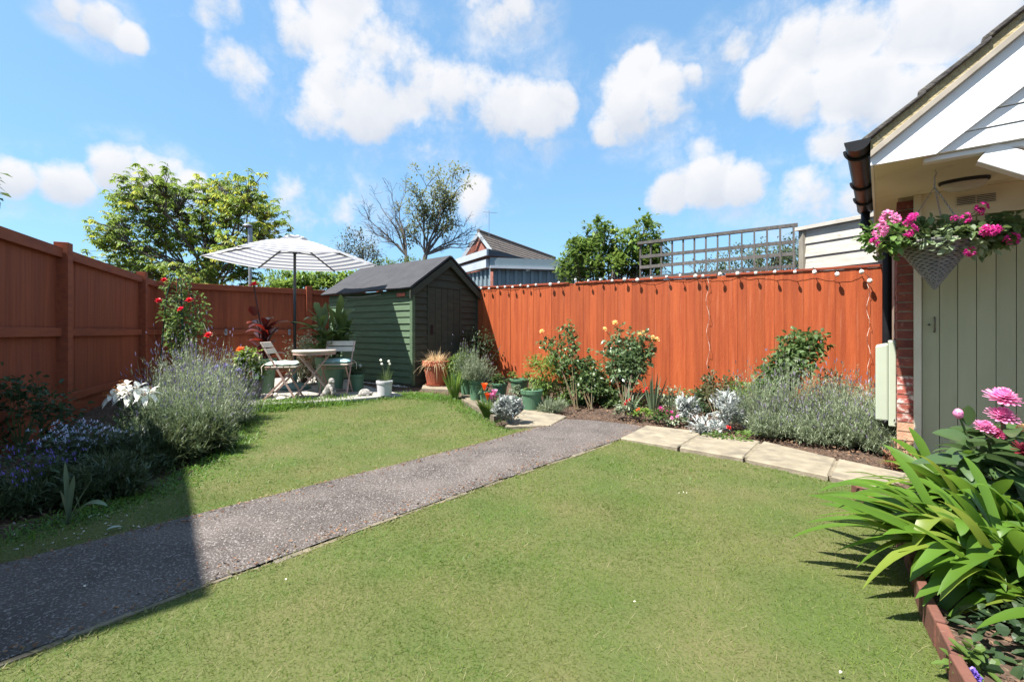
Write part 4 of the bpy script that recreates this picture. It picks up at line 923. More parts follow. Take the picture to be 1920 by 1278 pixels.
m_stem = mat('green_stem', (.08,.13,.04), (.10,.12,.05), 8, rough=.6); m_wood = mat('woody_stem', (.16,.11,.07), (.10,.07,.05), 12, rough=.9, bump=.3); m_cane = mat('red_cane', (.11,.06,.035), (.08,.08,.035), 10, rough=.6)
FR = leaf('red_petal', (.55,.012,.012), (.70,.03,.02), .3, .5); FO = leaf('orange_petal', (.75,.16,.02), (.80,.24,.05), .4, .5); FY = leaf('yellow_petal', (.80,.55,.16), (.85,.70,.36), .4); FW = leaf('white_petal', (.78,.78,.70), (.86,.86,.80), .35, .5)
FM = leaf('magenta_petal', (.52,.02,.22), (.66,.06,.32), .35); FP = leaf('pink_petal', (.70,.20,.42), (.82,.42,.60), .35); FB = leaf('blue_petal', (.16,.14,.48), (.26,.23,.60), .35); FL = leaf('lavender_bud', (.20,.17,.24), (.34,.31,.38), .2)
FPB = leaf('pale_blue_petal', (.42,.46,.68), (.62,.66,.80), .35); FV = leaf('violet_petal', (.10,.05,.30), (.20,.12,.44), .3)
def sv(p): return tuple(p)
# canna
t = thing('potted_canna', 'dark red leaved canna with scarlet flower in a tall green pot', 'potted plant', GP(495,736,ZP)); b = Vector(t.location); s0 = pot(t, b, .165, .125, .50, m_gpot2)
mc = leaf('canna_leaf', (.040,.012,.016), (.075,.020,.024), .20, .3, (.38,.03,.015), .7)
for k in range(20):
    a = k*2.4+random.uniform(-.3,.3); z = .05+.026*k; el = random.uniform(.6,1.25); q = s0+Vector((random.uniform(-.05,.05), random.uniform(-.05,.05), z))
    mb = MB(); strips(mb, [sv(q)], [(math.cos(a)*math.cos(el), math.sin(a)*math.cos(el), math.sin(el))], random.uniform(.32,.46), random.uniform(.11,.15), random.uniform(.2,.6), 8, 'paddle', .22, random.uniform(-.4,.4)); mb.build('leaf', mc, t, smooth=True)
top = P(476,535,6.6); mb = MB()
for dx in (-.05, .04, .0): mb.tube([s0+Vector((dx,0,0)), s0+Vector((dx*.8-.03,0,.45)), (top if dx == 0 else s0+Vector((dx-.05,0,.62)))], .012, 6)
mb.build('stem', mat('canna_stem', (.09,.03,.03), (.06,.03,.025), 8), t); rose_head(t, top, .075, FR, (0,-.3,1), 5, 2)
mb = MB(); strips(mb, [sv(P(477,592,6.6))], [(.1,-.5,1)], .20, .15, .2, 6, 'ovate', .1); mb.build('leaf', mc, t, smooth=True)
# ginger lily
t = thing('potted_ginger_lily', 'tall green leafy ginger lily in a large green pot against the shed', 'potted plant', GP(620,731,ZP)); b = Vector(t.location); s0 = pot(t, b, .215, .17, .50, m_gpot2)
mg_ = leaf('ginger_leaf', (.075,.13,.04), (.13,.19,.06), .35, .35)
mb = MB()
for k in range(17):
    a = random.uniform(0,6.3); r = random.uniform(.02,.13); q = s0+Vector((r*math.cos(a), r*math.sin(a), 0)); tip = q+Vector((math.cos(a)*.12, math.sin(a)*.12, random.uniform(.42,.82))); mb.tube([q, q.lerp(tip,.5)+Vector((0,0,.03)), tip], .011, 5)
    for j in range(6):
        u = .25+.75*j/5; w = q.lerp(tip, u); aa = a+(-1)**j*1.3+random.uniform(-.5,.5); el = random.uniform(.5,1.15) if j < 5 else 1.3
        lm = MB(); strips(lm, [sv(w)], [(math.cos(aa)*math.cos(el), math.sin(aa)*math.cos(el), math.sin(el))], random.uniform(.36,.54), random.uniform(.08,.11), random.uniform(.15,.6), 8, 'lance', .15, random.uniform(-.5,.5)); lm.build('leaf', mg_, t, smooth=True)
mb.build('stem', m_stem, t)
# variegated shrub by the pole
t = thing('variegated_shrub', 'cream variegated shrub beside the parasol pole', 'shrub', GP(566,722,ZP)); b = Vector(t.location)
GVR = leaf('variegated_leaf', (.08,.13,.05), (.62,.60,.42), .3)
p, d = clumps(1500, b+Vector((0,.1,.42)), (.30,.26,.40), 22, .4, -.9); p[:,2] = np.maximum(p[:,2], ZP+.02); foliage(t, p, d, .045, .026, GVR)
mb = MB(); twigs(mb, b, p[:30], .007); mb.build('stem', m_wood, t)
# planter with orange flower, blue flowers beside
t = thing('square_planter', 'grey square planter of leafy greens with one orange flower', 'planter', GP(463,746,ZP)); b = Vector(t.location)
MB().hexa([b+Vector(v) for v in ((-.12,-.12,0),(.12,-.12,0),(.12,.12,0),(-.12,.12,0),(-.15,-.15,.24),(.15,-.15,.24),(.15,.15,.24),(-.15,.15,.24))]).build('pot', mat('grey_planter', (.17,.185,.175), (.14,.155,.15), 8, rough=.6), t, bevel=.01)
p, d = clumps(520, b+Vector((0,0,.40)), (.20,.18,.22), 14, .4, -.3); foliage(t, p, d, .085, .038, G3); p, d = clumps(160, b+Vector((.04,-.02,.46)), (.18,.16,.2), 9, .4, -.2); foliage(t, p, d, .08, .03, GVR, 'pale_foliage')
q = b+Vector((-.06,-.05,.65)); rose_head(t, q, .055, FO, (0,-.5,.8), 6, 2); mb = MB(); mb.tube([b+Vector((0,0,.25)), q], .005, 5); mb.build('stem', m_stem, t)
t = thing('blue_flower_clump', 'clump of violet blue flower heads behind the lavender', 'flowers', G(428,752)); b = Vector(t.location)
mb = MB(); fm = []
for k, (x, y) in enumerate(((406,688),(416,694),(424,686),(432,698),(441,690),(447,694),(412,702),(420,700))):
    q = P(x, y, b.y+random.uniform(-.1,.1)); mb.tube([b+Vector((random.uniform(-.08,.08), 0, 0)), q], .004, 4)
    f = MB(); disc_petals(f, q, (0,-.3,1), .045, 9, 2, .2, .35, 2); f.build('flower', FB, t)
mb.build('stem', m_stem, t); p, d = shell(200, b+Vector((0,0,.2)), (.2,.15,.2), .3, 0); foliage(t, p, d, .12, .02, G2, 'foliage', .4, 3, 'lance')
# small green pot with white flowers; ribbed white pot with chives
t = thing('potted_white_flowers', 'dark green pot of small white flowers behind the right chair', 'potted plant', GP(668,732,ZP)); b = Vector(t.location); s0 = pot(t, b, .112, .10, .25, m_gpot)
p, d = clumps(260, s0+Vector((0,0,.07)), (.13,.12,.10), 10, .4, -.1); foliage(t, p, d, .04, .024, G4)
for k in range(7):
    f = MB(); disc_petals(f, s0+Vector((random.uniform(-.1,.1), random.uniform(-.1,.0), random.uniform(.12,.18))), (0,-.5,1), .022, 6, 1, .2, .5); f.build('flower', FW, t)
t = thing('potted_chives', 'ribbed white pot of chives with round white flowers by the shed wall', 'potted plant', GP(721,740,ZP)); b = Vector(t.location)
s0 = pot(t, b, .108, .095, .20, mat('white_ribbed_pot', (.55,.54,.56), (.48,.47,.5), 5, rough=.4)); n = 90; a = rng.uniform(0, 6.28, n); r = rng.uniform(0, .08, n)
foliage(t, np.stack([s0.x+r*np.cos(a), s0.y+r*np.sin(a), np.full(n, s0.z)], 1), np.stack([.35*np.cos(a), .35*np.sin(a), np.ones(n)], 1), rng.uniform(.12,.24,n), .006, G2, 'foliage', .15, 4, 'blade', 0)
mb = MB()
for x, y in ((716,682),(714,675),(729,677),(731,682)):
    q = P(x, y, b.y); mb.tube([s0, s0.lerp(q,.5)+Vector((.01,0,.02)), q], .003, 4); MB().blob(q, (.017,.017,.016), 8, 6, .25).build('flower', FW, t)
mb.build('stem', m_stem, t)
# stone ornaments
m_stone = mat('mottled_stone', (.36,.34,.31), (.16,.15,.14), 16, rough=.9, bump=.6, bscale=60, c3=(.55,.53,.48), s3=30, f3=(.6,.7))
t = thing('stone_ornament', 'hunched mottled stone animal figure at the patio edge', 'ornament', GP(616,744,ZP)); b = Vector(t.location)
R_ = Matrix.Rotation(math.radians(28), 3, 'Y')
mb = MB().blob(b+Vector((.0,0,.10)), (.055,.06,.12), 14, 10, .06, R_).blob(b+Vector((-.03,-.01,.05)), (.055,.05,.055), 12, 8, .05); mb.build('body', m_stone, t, smooth=True)
MB().blob(b+Vector((.045,-.012,.215)), (.042,.042,.045), 12, 9, .03).blob(b+Vector((.072,-.03,.205)), (.022,.02,.017), 8, 6).build('head', m_stone, t, smooth=True)
for s in (-1, 1): MB().tube([b+Vector((.045,s*.045,.14)), b+Vector((.075,s*.04-.01,.07)), b+Vector((.06,s*.035-.02,.01))], [.02,.017,.014], 8).build('leg', m_stone, t, smooth=True)
MB().tube([b+Vector((-.07,.02,.03)), b+Vector((-.12,.03,.02)), b+Vector((-.10,.0,.012))], [.015,.012,.006], 6).build('tail', m_stone, t, smooth=True)
t = thing('tortoise_ornament', 'small grey stone tortoise ornament on the patio', 'ornament', GP(684,741,ZP)); b = Vector(t.location)
MB().lathe([(.085,.012),(.088,.025),(.08,.05),(.06,.075),(.03,.09),(0.001,.094)], b, 12, 1, .8).build('shell', m_stone, t)
MB().blob(b+Vector((.095,-.02,.035)), (.028,.02,.02), 8, 6).build('head', m_stone, t, smooth=True)
for sx, sy in ((1,-1),(1,1),(-1,-1),(-1,1)): MB().blob(b+Vector((sx*.06,sy*.055,.012)), (.025,.018,.014), 8, 6).build('foot', m_stone, t, smooth=True)
t = thing('pale_ornament', 'small white stone ornament under the left chair', 'ornament', GP(527,751,ZP)); b = Vector(t.location); m_ps = mat('white_stone', (.62,.56,.50), (.5,.44,.38), 14, rough=.9, bump=.4)
MB().blob(b+Vector((0,0,.028)), (.075,.05,.032), 12, 8, .1).build('body', m_ps, t, smooth=True); MB().blob(b+Vector((-.065,-.01,.075)), (.028,.026,.03), 10, 8, .05).tube([b+Vector((-.05,0,.03)), b+Vector((-.065,-.005,.07))], [.028,.022], 8).build('head', m_ps, t, smooth=True)
# dried grass in the clay pot
t = thing('potted_dried_grass', 'big terracotta pot of straw coloured dried grass before the shed door', 'potted plant', P(818,724,7.35)); b = Vector(t.location); b.z = t.location.z = .135; ORG[t.name] = tuple(b)
s0 = pot(t, b, .215, .14, .40, m_terra, True, .03); ST = leaf('straw', (.50,.37,.19), (.68,.55,.34), .3)
n = 620; a = rng.uniform(0, 6.28, n); r = rng.uniform(0, .1, n); el = rng.uniform(.2, 1.5, n); ln_ = rng.uniform(.22,.46,n)
foliage(t, np.stack([s0.x+r*np.cos(a), s0.y+r*np.sin(a), np.full(n, s0.z)], 1), np.stack([np.cos(a)*np.cos(el), np.sin(a)*np.cos(el), np.sin(el)+.25], 1), ln_, .008, ST, 'foliage', rng.uniform(.3,1.0,n), 5, 'blade', 0)

# ================================================================== general plant builders
def lavender(name, label, c, R, h, n, fl=.3, m=GS, lean=(0,0), flm=FL, needle=.035, cat='lavender', mounds=((0,0,1,1),)):
    """wispy mounds: thin stems with needle leaves, some ending in a flower spike; mounds are (dx, dy, radius and height factors)"""
    t = thing(name, label, cat, c); mb = MB(); st = MB(); fs = MB(); c0 = np.array(c, float)
    for dx, dy, kr, kh in mounds:
        c = c0+np.array([dx, dy, 0]); r_ = R*kr; h_ = h*kh; nn = max(8, int(n/len(mounds)))
        a = rng.uniform(0, 6.28, nn); el = np.arcsin(rng.uniform(.22, 1, nn)); base = c+np.stack([.45*r_*np.cos(a)*np.cos(el), .45*r_*np.sin(a)*np.cos(el), np.zeros(nn)], 1)
        lump = 1+.2*np.sin(3*a+dx*9+1)+.15*np.sin(7*a+el*5+dy*7)+rng.normal(0,.08,nn)
        tip = c+np.stack([r_*np.cos(a)*np.cos(el)*lump+lean[0]*np.sin(el), r_*np.sin(a)*np.cos(el)*lump+lean[1]*np.sin(el), h_*np.sin(el)**.85*lump*rng.uniform(.62,1.05,nn)], 1)+rng.normal(0,.03*R/.5,(nn,3))
        tip[:,2] = np.maximum(tip[:,2], c[2]+.04)
        v = tip-base; L = np.linalg.norm(v, axis=1); strips(mb, base, v, L, .0045, .08, 3, 'blade', 0); k = 13
        tt = rng.uniform(.3, 1.0, (nn, k)); q = (base[:,None]+v[:,None]*tt[...,None]).reshape(-1, 3); q[:,2] -= (.08*L[:,None]*tt**2).ravel(); d = nrm(np.repeat(nrm(v), k, 0)+rng.normal(0, .6, (nn*k, 3)))
        strips(mb, q, d, rng.uniform(.6,1.4,nn*k)*needle, needle*.2, .1, 1, 'blade', 0)
        if fl:
            i = np.where((rng.random(nn) < fl) & (el > .3))[0]; tp = tip[i].copy(); tp[:,2] -= .08*L[i]; dv = nrm(nrm(v[i])+rng.normal(0,.22,(len(i),3))+np.array([0,0,.2])); ext = rng.uniform(.04,.20,len(i))
            strips(st, tp, dv, ext, .003, 0, 1, 'strap', 0); q = tp+dv*ext[:,None]
            for rr in (0, 1.05, 2.1): strips(fs, q-dv*.01, dv, rng.uniform(.022,.042,len(i)), .010, 0, 2, 'petal', 0, rr)
    mb.build('foliage', m, t)['kind'] = 'stuff'
    if fl: st.build('flower_stalks', m, t)['kind'] = 'stuff'; fs.build('flower_spikes', flm, t)['kind'] = 'stuff'
    return t
PROF['ovate1'] = None
def bush(name, label, c, r, n, L, W, m, cat='shrub', k=16, size=.36, stems=18, zlo=-.8, wood=None, extra=None, prof='ovate', base=None, nseg=3):
    g = Vector(base) if base is not None else Vector((c[0], c[1], zt(c[0], c[1]))); t = thing(name, label, cat, g)
    p, d = clumps(n, c, r, k, size, zlo); p[:,2] = np.maximum(p[:,2], g.z+.01); foliage(t, p, d, rng.uniform(.65,1.2,n)*L, rng.uniform(.7,1.2,n)*W, m, droop=.3, prof=prof, nseg=nseg, roll=rng.normal(0,.5,n))
    if extra: 
        m2, n2 = extra; p2, d2 = clumps(n2, np.asarray(c)+np.array([0,-.02,.03]), r, k, size, zlo); p2[:,2] = np.maximum(p2[:,2], g.z+.01); foliage(t, p2, d2, L, W, m2, 'pale_foliage', roll=rng.normal(0,.5,n2))
    mb = MB(); twigs(mb, g, p[:stems], .006 if L < .1 else .015); mb.build('stem', wood or m_stem, t); return t
def strappy(name, label, c, n, L, W, m, spread=.5, droop=.3, cat='plant', zl=.5, prof='strap', parts=False, nseg=6):
    t = thing(name, label, cat, c); c = np.array(c, float); a = rng.uniform(0, 6.28, n); el = rng.uniform(zl, 1.5, n); d = np.stack([np.cos(a)*np.cos(el), np.sin(a)*np.cos(el), np.sin(el)], 1)
    p = c+np.stack([np.cos(a)*.03, np.sin(a)*.03, np.zeros(n)], 1); LL = rng.uniform(.65,1.1,n)*L; dr = rng.uniform(.3,1.4,n)*droop
    if parts:
        for i in range(n): mb = MB(); strips(mb, p[i:i+1], d[i:i+1], LL[i], W*random.uniform(.8,1.15), dr[i], nseg, prof, .12, random.uniform(-.6,.6)); mb.build('leaf', m, t, smooth=True)
    else: foliage(t, p, d, LL, W, m, 'foliage', dr, nseg, prof, .12, rng.normal(0,.4,n))
    return t
def rose(name, label, base, canes, heads, lm, fm, lsize=.045, per=26, cr=.09, fr=.035, cat='rose', wood=None, buds=0):
    """canes: end points; sprays of leaflets along the upper part of each"""
    base = Vector(base); t = thing(name, label, cat, base); mb = MB(); ps = []; ds = []
    for e in canes:
        e = Vector(e); m = base.lerp(e, .5)+Vector((random.uniform(-.05,.05), random.uniform(-.04,.04), .05)); mb.tube([base+Vector((random.uniform(-.03,.03),0,0)), m, e], [.006,.0045,.0025], 5, False)
        for u in (.55, .72, .86, 1.0):
            q = base.lerp(m, u*2) if u < .5 else m.lerp(e, (u-.5)*2)
            for _ in range(per//4):
                o = Vector(rdir(1)[0])*cr*random.uniform(.3,1.1); ps.append(sv(q+o)); ds.append(sv(o.normalized()+Vector((0,0,.1))))
                if random.random() < .3: mb.tube([q, q+o], .002, 3, False)
    ps = np.array(ps); ds = np.array(ds); n = len(ps); i3 = np.repeat(np.arange(n), 3); off = rng.normal(0, .022, (n*3, 3)); foliage(t, ps[i3]+off, nrm(ds[i3]+rng.normal(0,.6,(n*3,3))), rng.uniform(.7,1.2,n*3)*lsize, lsize*.62, lm, droop=.25, roll=rng.normal(0,.6,n*3)); mb.build('cane', wood or m_cane, t)
    for e in heads:
        e = Vector(e); rose_head(t, e, fr*random.uniform(.85,1.2), fm, (random.uniform(-.5,.5), -.6, .7), 6, 4); b2 = min(canes, key=lambda k: (Vector(k)-e).length); mb = MB(); mb.tube([Vector(b2), e], .003, 4); mb.build('stalk', m_stem, t)
    return t
# ================================================================== pots and plants in front of the shed and the orange fence
def gpot(name, label, px, py, r, h, m=None): 
    b = G(px, py); b.z += .028 if 860 < px < 960 else 0; t = thing(name, label, 'potted plant', b); return t, b, pot(t, b, r, r*.78, h, m or m_gpot)
strappy('green_shoots', 'upright bright green shoots at the lawn edge left of the pots', G(853,748), 60, .46, .020, G3, droop=.06, zl=1.15, prof='lance')
t, b, s0 = gpot('potted_evergreen', 'green pot of dark rounded evergreen beside the terracotta pot', 862, 730, .13, .22)
p, d = clumps(700, s0+Vector((0,.02,.20)), (.20,.18,.19), 16, .36, -.6); foliage(t, p, d, .048, .026, G1); mb = MB(); twigs(mb, s0, p[:20]); mb.build('stem', m_wood, t)
def potted_lavender(label, px, py, r, h, R, H, n, m=GS, dx=0):
    t, b, s0 = gpot('potted_lavender', label, px, py, r, h); l = lavender('x', 'x', s0, R, H, n, .05, m)
    for ch in list(l.children): ch.parent = t; ch.location = Vector(l.location)-Vector(t.location)
    bpy.data.objects.remove(l); return t
potted_lavender('grey green bushy herb in the tallest front green pot', 893, 752, .105, .28, .22, .46, 420)
potted_lavender('soft green bushy herb in a pot close to the shed door', 875, 741, .10, .24, .20, .56, 380, leaf('grey_green', (.10,.15,.07), (.17,.21,.11), .3), -.1)
t = thing('dark_shrub', 'dark airy shrub between the shed and the orange fence', 'shrub', (-.62,8.0,.10)); b = Vector(t.location); p, d = clumps(600, b+Vector((0,0,.62)), (.42,.2,.36), 14, .4); foliage(t, p, d, .06, .03, G4); mb = MB(); twigs(mb, b, p[:40], .007); mb.build('stem', m_wood, t)
for lab, px, py, r, h, n, mm in (('small green pot with short dark shoots nearest the calla lilies', 911, 760, .085, .17, 60, G4), ('low green pot of trailing leaves in the pot row', 937, 743, .115, .17, 160, G2), ('wide green pot behind the pot row near the fence', 974, 733, .15, .20, 140, G1), ('small green pot half hidden by the silver plant', 966, 765, .085, .16, 120, GS)):
    t, b, s0 = gpot('green_pot', lab, px, py, r, h); p, d = clumps(n, s0+Vector((0,0,.06)), (r*1.1,r,.09), 7, .4, 0); foliage(t, p, d, .055, .03, mm)
t, b, s0 = gpot('green_pot', 'largest green pot with a few arching leaves beside the bushy phlox', 997, 770, .135, .27); n = 14; a = rng.uniform(0,6.28,n)
foliage(t, np.tile(np.array(s0), (n,1)), np.stack([np.cos(a)*.7, np.sin(a)*.7, np.ones(n)], 1), rng.uniform(.15,.36,n), .03, G1, 'foliage', .7, 6, 'lance')
bush('leafy_phlox', 'dense bright green leafy clump beside the pots', P(1025,705,6.5), (.32,.26,.30), 1500, .075, .017, G3, 'plant', 22, .4, 20, -.9, prof='lance')
lavender('low_lavender', 'low grey lavender tuft at the corner of the paving', G(1032,772), .20, .20, 300, .0)
# calla lilies
t = thing('calla_lily', 'calla lilies with orange and mauve flowers at the lawn corner', 'flowers', G(922,783)); b = Vector(t.location); n = 46; a = rng.uniform(0,6.28,n)
foliage(t, np.array(b)+np.stack([np.cos(a)*.09, np.sin(a)*.06, np.zeros(n)],1), np.stack([.4*np.cos(a), .4*np.sin(a), np.ones(n)],1), rng.uniform(.18,.33,n), .05, G1, 'foliage', .25, 6, 'lance')
for x, y, m in ((908,724,FO),(914,742,FO),(927,736,FP),(921,742,FP)):
    q = P(x, y, b.y); mb = MB(); mb.tube([b, b.lerp(q,.5)+Vector((0,0,.02)), q-Vector((0,0,.03))], .005, 5); mb.build('stem', m_stem, t)
    mb = MB(); mb.lathe([(.006,-.05),(.016,-.02),(.026,.01),(.04,.035)], q, 12); disc_petals(mb, q, (.2,-.3,1), .045, 4, 1, .9, 1.2, 3); mb.build('flower', m, t, smooth=True)
def silver(label, px, py, r, h, n=260):
    b = G(px, py); t = thing('silver_ragwort', label, 'plant', b); p, d = clumps(n, b+Vector((0,0,h*.55)), (r,r*.9,h*.5), 12, .42, -.5); p[:,2] = np.maximum(p[:,2], b.z+.01); mb = MB()
    strips(mb, p, nrm(d+np.array([0,0,.5])), rng.uniform(.05,.085,n), .020, .1, 3, 'petal', .15)
    for s in (-1, 1): 
        sd = nrm(np.cross(d, [0,0,1.])); strips(mb, p+d*.025, nrm(d+s*sd+np.array([0,0,.3])), .03, .012, .1, 2, 'petal', .1)
    mb.build('foliage', GV, t); mb = MB(); twigs(mb, b, p[:16], .004); mb.build('stem', GV, t)
silver('white felted ragwort at the lawn corner before the pots', 955, 797, .13, .27, 420)
silver('silver ragwort beside the pink petunias', 1287, 790, .12, .25); silver('silver ragwort among the dark shrub leaves', 1362, 806, .15, .34); silver('low silver ragwort sprawling onto the paving', 1328, 812, .17, .11, 160)
# yellow roses
Y1 = 6.6; b = G(1082,768)
rose('yellow_rose', 'tall thin rose with a single yellow bloom left of the fence joint', b, [P(1060,612,6.7), P(1040,640,6.7), P(1022,640,6.7), P(1075,625,6.75), P(1052,660,6.7), P(1068,680,6.6)], [P(1016,621,6.65)], RO, FY, .062, 44, .10, .042)
b = G(1108,768); rose('rose_shrub', 'leafy green rose shrub below the fence joint', b, [P(1085,690,6.5), P(1100,675,6.55), P(1112,690,6.5), P(1092,710,6.4), P(1120,715,6.5), P(1075,715,6.4), P(1128,700,6.6)], [], RO, FY, .068, 64, .12, .03)
b = G(1172,770); rose('yellow_rose', 'bushy rose with several yellow and cream blooms near the fence centre', b, [P(1150,640,6.5), P(1165,625,6.55), P(1180,640,6.5), P(1200,632,6.5), P(1217,645,6.5), P(1190,668,6.4), P(1160,672,6.4), P(1145,660,6.5), P(1175,690,6.4), P(1205,660,6.45), P(1190,645,6.4)],
     [P(1134,617,6.45), P(1199,627,6.4), P(1207,624,6.45), P(1224,633,6.4), P(1231,637,6.45), P(1153,605,6.5), P(1153,697,6.3)], leaf('rose_leaf_gloss', (.065,.115,.04), (.15,.21,.10), .3, .3, spec=.6), FY, .068, 60, .12, .046)
bush('undergrowth', 'tangle of dark rose shoots at the foot of the orange fence', P(1125,735,6.3), (.42,.22,.17), 1100, .06, .034, G2, 'plant', 16, .4, 40, -.9, m_cane)
strappy('iris', 'blue green iris fans standing before the fence right of the roses', G(1224,775), 16, .50, .030, leaf('iris_leaf', (.10,.15,.08), (.16,.21,.12), .3), droop=.05, zl=1.2, parts=True, prof='lance')
strappy('iris', 'small iris fan just left of the silver ragwort', G(1258,772), 10, .36, .024, leaf('iris_leaf', (.1,.15,.08), (.16,.21,.12), .3), droop=.05, zl=1.2, parts=True, prof='lance')
strappy('iris', 'leaning pale iris leaves beneath the bushy yellow rose', G(1178,778), 12, .40, .028, leaf('iris_leaf', (.1,.15,.08), (.16,.21,.12), .3), droop=.25, zl=.6, parts=True, prof='lance')
def small_flowers(name, label, px, py, r, h, n, m, fm, spots, fr, cat='flowers'):
    b = G(px, py); t = thing(name, label, cat, b); p, d = clumps(n, b+Vector((0,0,h*.5)), (r,r*.8,h*.5), 10, .42, -.4); p[:,2] = np.maximum(p[:,2], b.z+.01); foliage(t, p, d, .045, .022, m)
    for x, y in spots:
        q = P(x, y, b.y-.04); f = MB(); disc_petals(f, q, (random.uniform(-.4,.4),-.8,.6), fr, 6, 2, .15, .8, 2); f.build('flower', fm, t)
        mb = MB(); mb.tube([b+Vector((0,0,.02)), q], .003, 4); mb.build('stem', m_stem, t)
small_flowers('red_salvia', 'small plant with red flowers among pale leaves', 1172, 783, .14, .20, 240, GS, FR, ((1175,752),(1180,749),(1172,757),(1212,728),(1207,733)), .022)
small_flowers('orange_primula', 'low bright green plant with tiny orange flowers', 1203, 785, .12, .11, 220, G3, FO, ((1194,768),(1198,766)), .016)
small_flowers('petunia', 'magenta petunias blooming at the front of the bed', 1250, 792, .18, .14, 300, G2, FM, ((1239,766),(1252,773),(1259,774),(1248,776)), .030)
small_flowers('pale_pink_petunia', 'one pale pink petunia below the magenta ones', 1262, 796, .10, .08, 120, GS, FP, ((1260,783),(1270,780)), .024)
small_flowers('red_bedding', 'low seedlings with one dark red flower at the paving edge', 1372, 822, .22, .07, 220, G1, FR, ((1368,802),(1364,800)), .02)
bush('hebe_shrub', 'rounded dark green shrub between the two ragworts', P(1338,757,5.75), (.30,.26,.28), 1500, .04, .017, G4, 'shrub', 20, .38, 30, -.9, m_wood, (GS, 260))
rose('hypericum', 'upright shrub with reddish tips behind the rounded shrub', G(1345,798), [P(1322,715,5.9), P(1335,705,5.9), P(1372,712,5.9), P(1360,720,5.8), P(1385,722,5.85)], [], leaf('olive_leaf', (.06,.09,.03), (.14,.12,.06), .3), FY, .045, 52, .09)
bush('bright_shrub', 'bright yellow green leafy shrub beside the silver ragwort', P(1405,755,5.6), (.26,.22,.26), 900, .055, .033, G3, 'shrub', 16, .38, 20, -.9)
rose('climbing_shrub', 'tall arching shrub leaning right above the lavender', G(1452,800), [P(1470,650,5.5), P(1490,635,5.5), P(1515,636,5.45), P(1540,638,5.45), P(1528,632,5.4), P(1505,640,5.4), P(1485,640,5.4), P(1480,665,5.4), P(1468,672,5.35), P(1450,685,5.35), P(1460,690,5.4), P(1440,700,5.5), P(1475,690,5.4), P(1498,655,5.45), P(1430,715,5.4), P(1455,712,5.4)], [], leaf('shrub_leaf', (.06,.115,.035), (.12,.18,.06), .35), FY, .07, 52, .10)
lavender('lavender_bush', 'broad grey green lavender mound spilling over the paving', G(1540,815)+Vector((.0,.0,0)), .43, .56, 4600, .12, mounds=((-.52,-.05,.55,.55),(-.25,-.28,.55,.45),(.02,-.42,.55,.42),(.28,-.52,.55,.42),(.5,-.5,.5,.45),(-.46,.32,.8,1.15),(-.12,.36,.9,1.35),(.02,-.12,.95,.8),(.32,.12,.8,.95),(-.36,-.02,.75,.62),(.26,-.3,.7,.5),(.1,.22,.6,1.2),(-.28,.1,.5,1.0)))
lavender('lavender_bush', 'lavender mound at the foot of the meter box', G(1628,838)+Vector((.02,.05,0)), .30, .42, 2200, .06, mounds=((0,0,1,.9),(.12,-.14,.9,.75),(-.1,.2,1.1,1.2),(.2,.08,.8,.9),(.05,-.26,.8,.5)))
lavender('lavender_bush', 'upright wispy lavender against the fence left of the meter box', Vector((3.42,4.75,0)), .30, .66, 900, .08, mounds=((0,0,1,1),(.15,-.25,.9,.8)))
rose('red_leaved_rose', 'sparse rose with dark red new leaves above the lavender', G(1555,790), [P(1553,700,5.2), P(1565,712,5.2), P(1590,722,5.1), P(1540,715,5.2)], [], leaf('red_shoot', (.10,.035,.03), (.09,.10,.04), .3), FR, .055, 22, .08)
lavender('dry_tuft', 'small dry reddish tuft at the foot of the brick wall', G(1690,880), .10, .16, 90, .0, leaf('dry_red', (.22,.08,.05), (.3,.16,.08), .2), cat='plant')
for lab, x, y, Y_, r, n, L_, W_, m_ in (('mid green leafy filler between the phlox and the thin yellow rose', 1062, 738, 6.35, (.24,.2,.22), 520, .06, .03, G1), ('low dark leaves under the bushy yellow rose', 1165, 757, 6.15, (.30,.2,.13), 560, .055, .03, G2),
        ('soft green leaves behind the iris fans', 1235, 742, 6.3, (.30,.16,.18), 520, .05, .022, GS), ('fresh leaves behind the silver ragwort', 1300, 748, 6.0, (.24,.16,.2), 520, .05, .026, G1), ('small leaves spilling before the bright shrub', 1402, 795, 5.2, (.26,.18,.12), 480, .04, .022, G2), ('reddish leaved filler between shrub and lavender', 1440, 752, 5.4, (.2,.18,.24), 420, .06, .03, leaf('bronze_leaf', (.09,.06,.03), (.12,.13,.05), .3))):
    bush('filler_plant', lab, P(x, y, Y_), r, n, L_, W_, m_, 'plant', 14, .42, 14, -.9)
# ================================================================== left bed
FL2 = leaf('lavender_purple', (.20,.165,.27), (.33,.29,.42), .2)
lavender('lavender_bush', 'big sunlit lavender with purple spikes by the left lawn edge', Vector((-3.12,4.45,.02)), .40, .66, 3600, .20, lean=(-.03,.05), flm=FL2, mounds=((-.12,.4,.9,1.25),(.08,.05,.8,.8),(-.2,-.05,.9,1.0),(.0,.5,.7,.9),(-.36,.5,.8,1.1),(.14,-.25,.55,.5),(.1,.3,.7,.65)))
lavender('lavender_bush', 'half shaded lavender in front of the climbing red rose', Vector((-3.75,5.35,.05)), .45, .80, 1500, .3, flm=FL2)
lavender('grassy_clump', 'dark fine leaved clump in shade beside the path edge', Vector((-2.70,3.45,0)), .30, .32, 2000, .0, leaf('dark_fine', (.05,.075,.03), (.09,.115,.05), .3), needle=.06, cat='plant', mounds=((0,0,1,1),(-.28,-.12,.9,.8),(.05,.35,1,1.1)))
lavender('grassy_clump', 'shaded grey green clump behind the white lilies', Vector((-3.05,4.0,0)), .36, .52, 1600, .05, leaf('grey_green', (.1,.15,.07), (.17,.21,.11), .3), cat='plant', mounds=((0,0,1,1),(.3,-.1,.9,.9)))
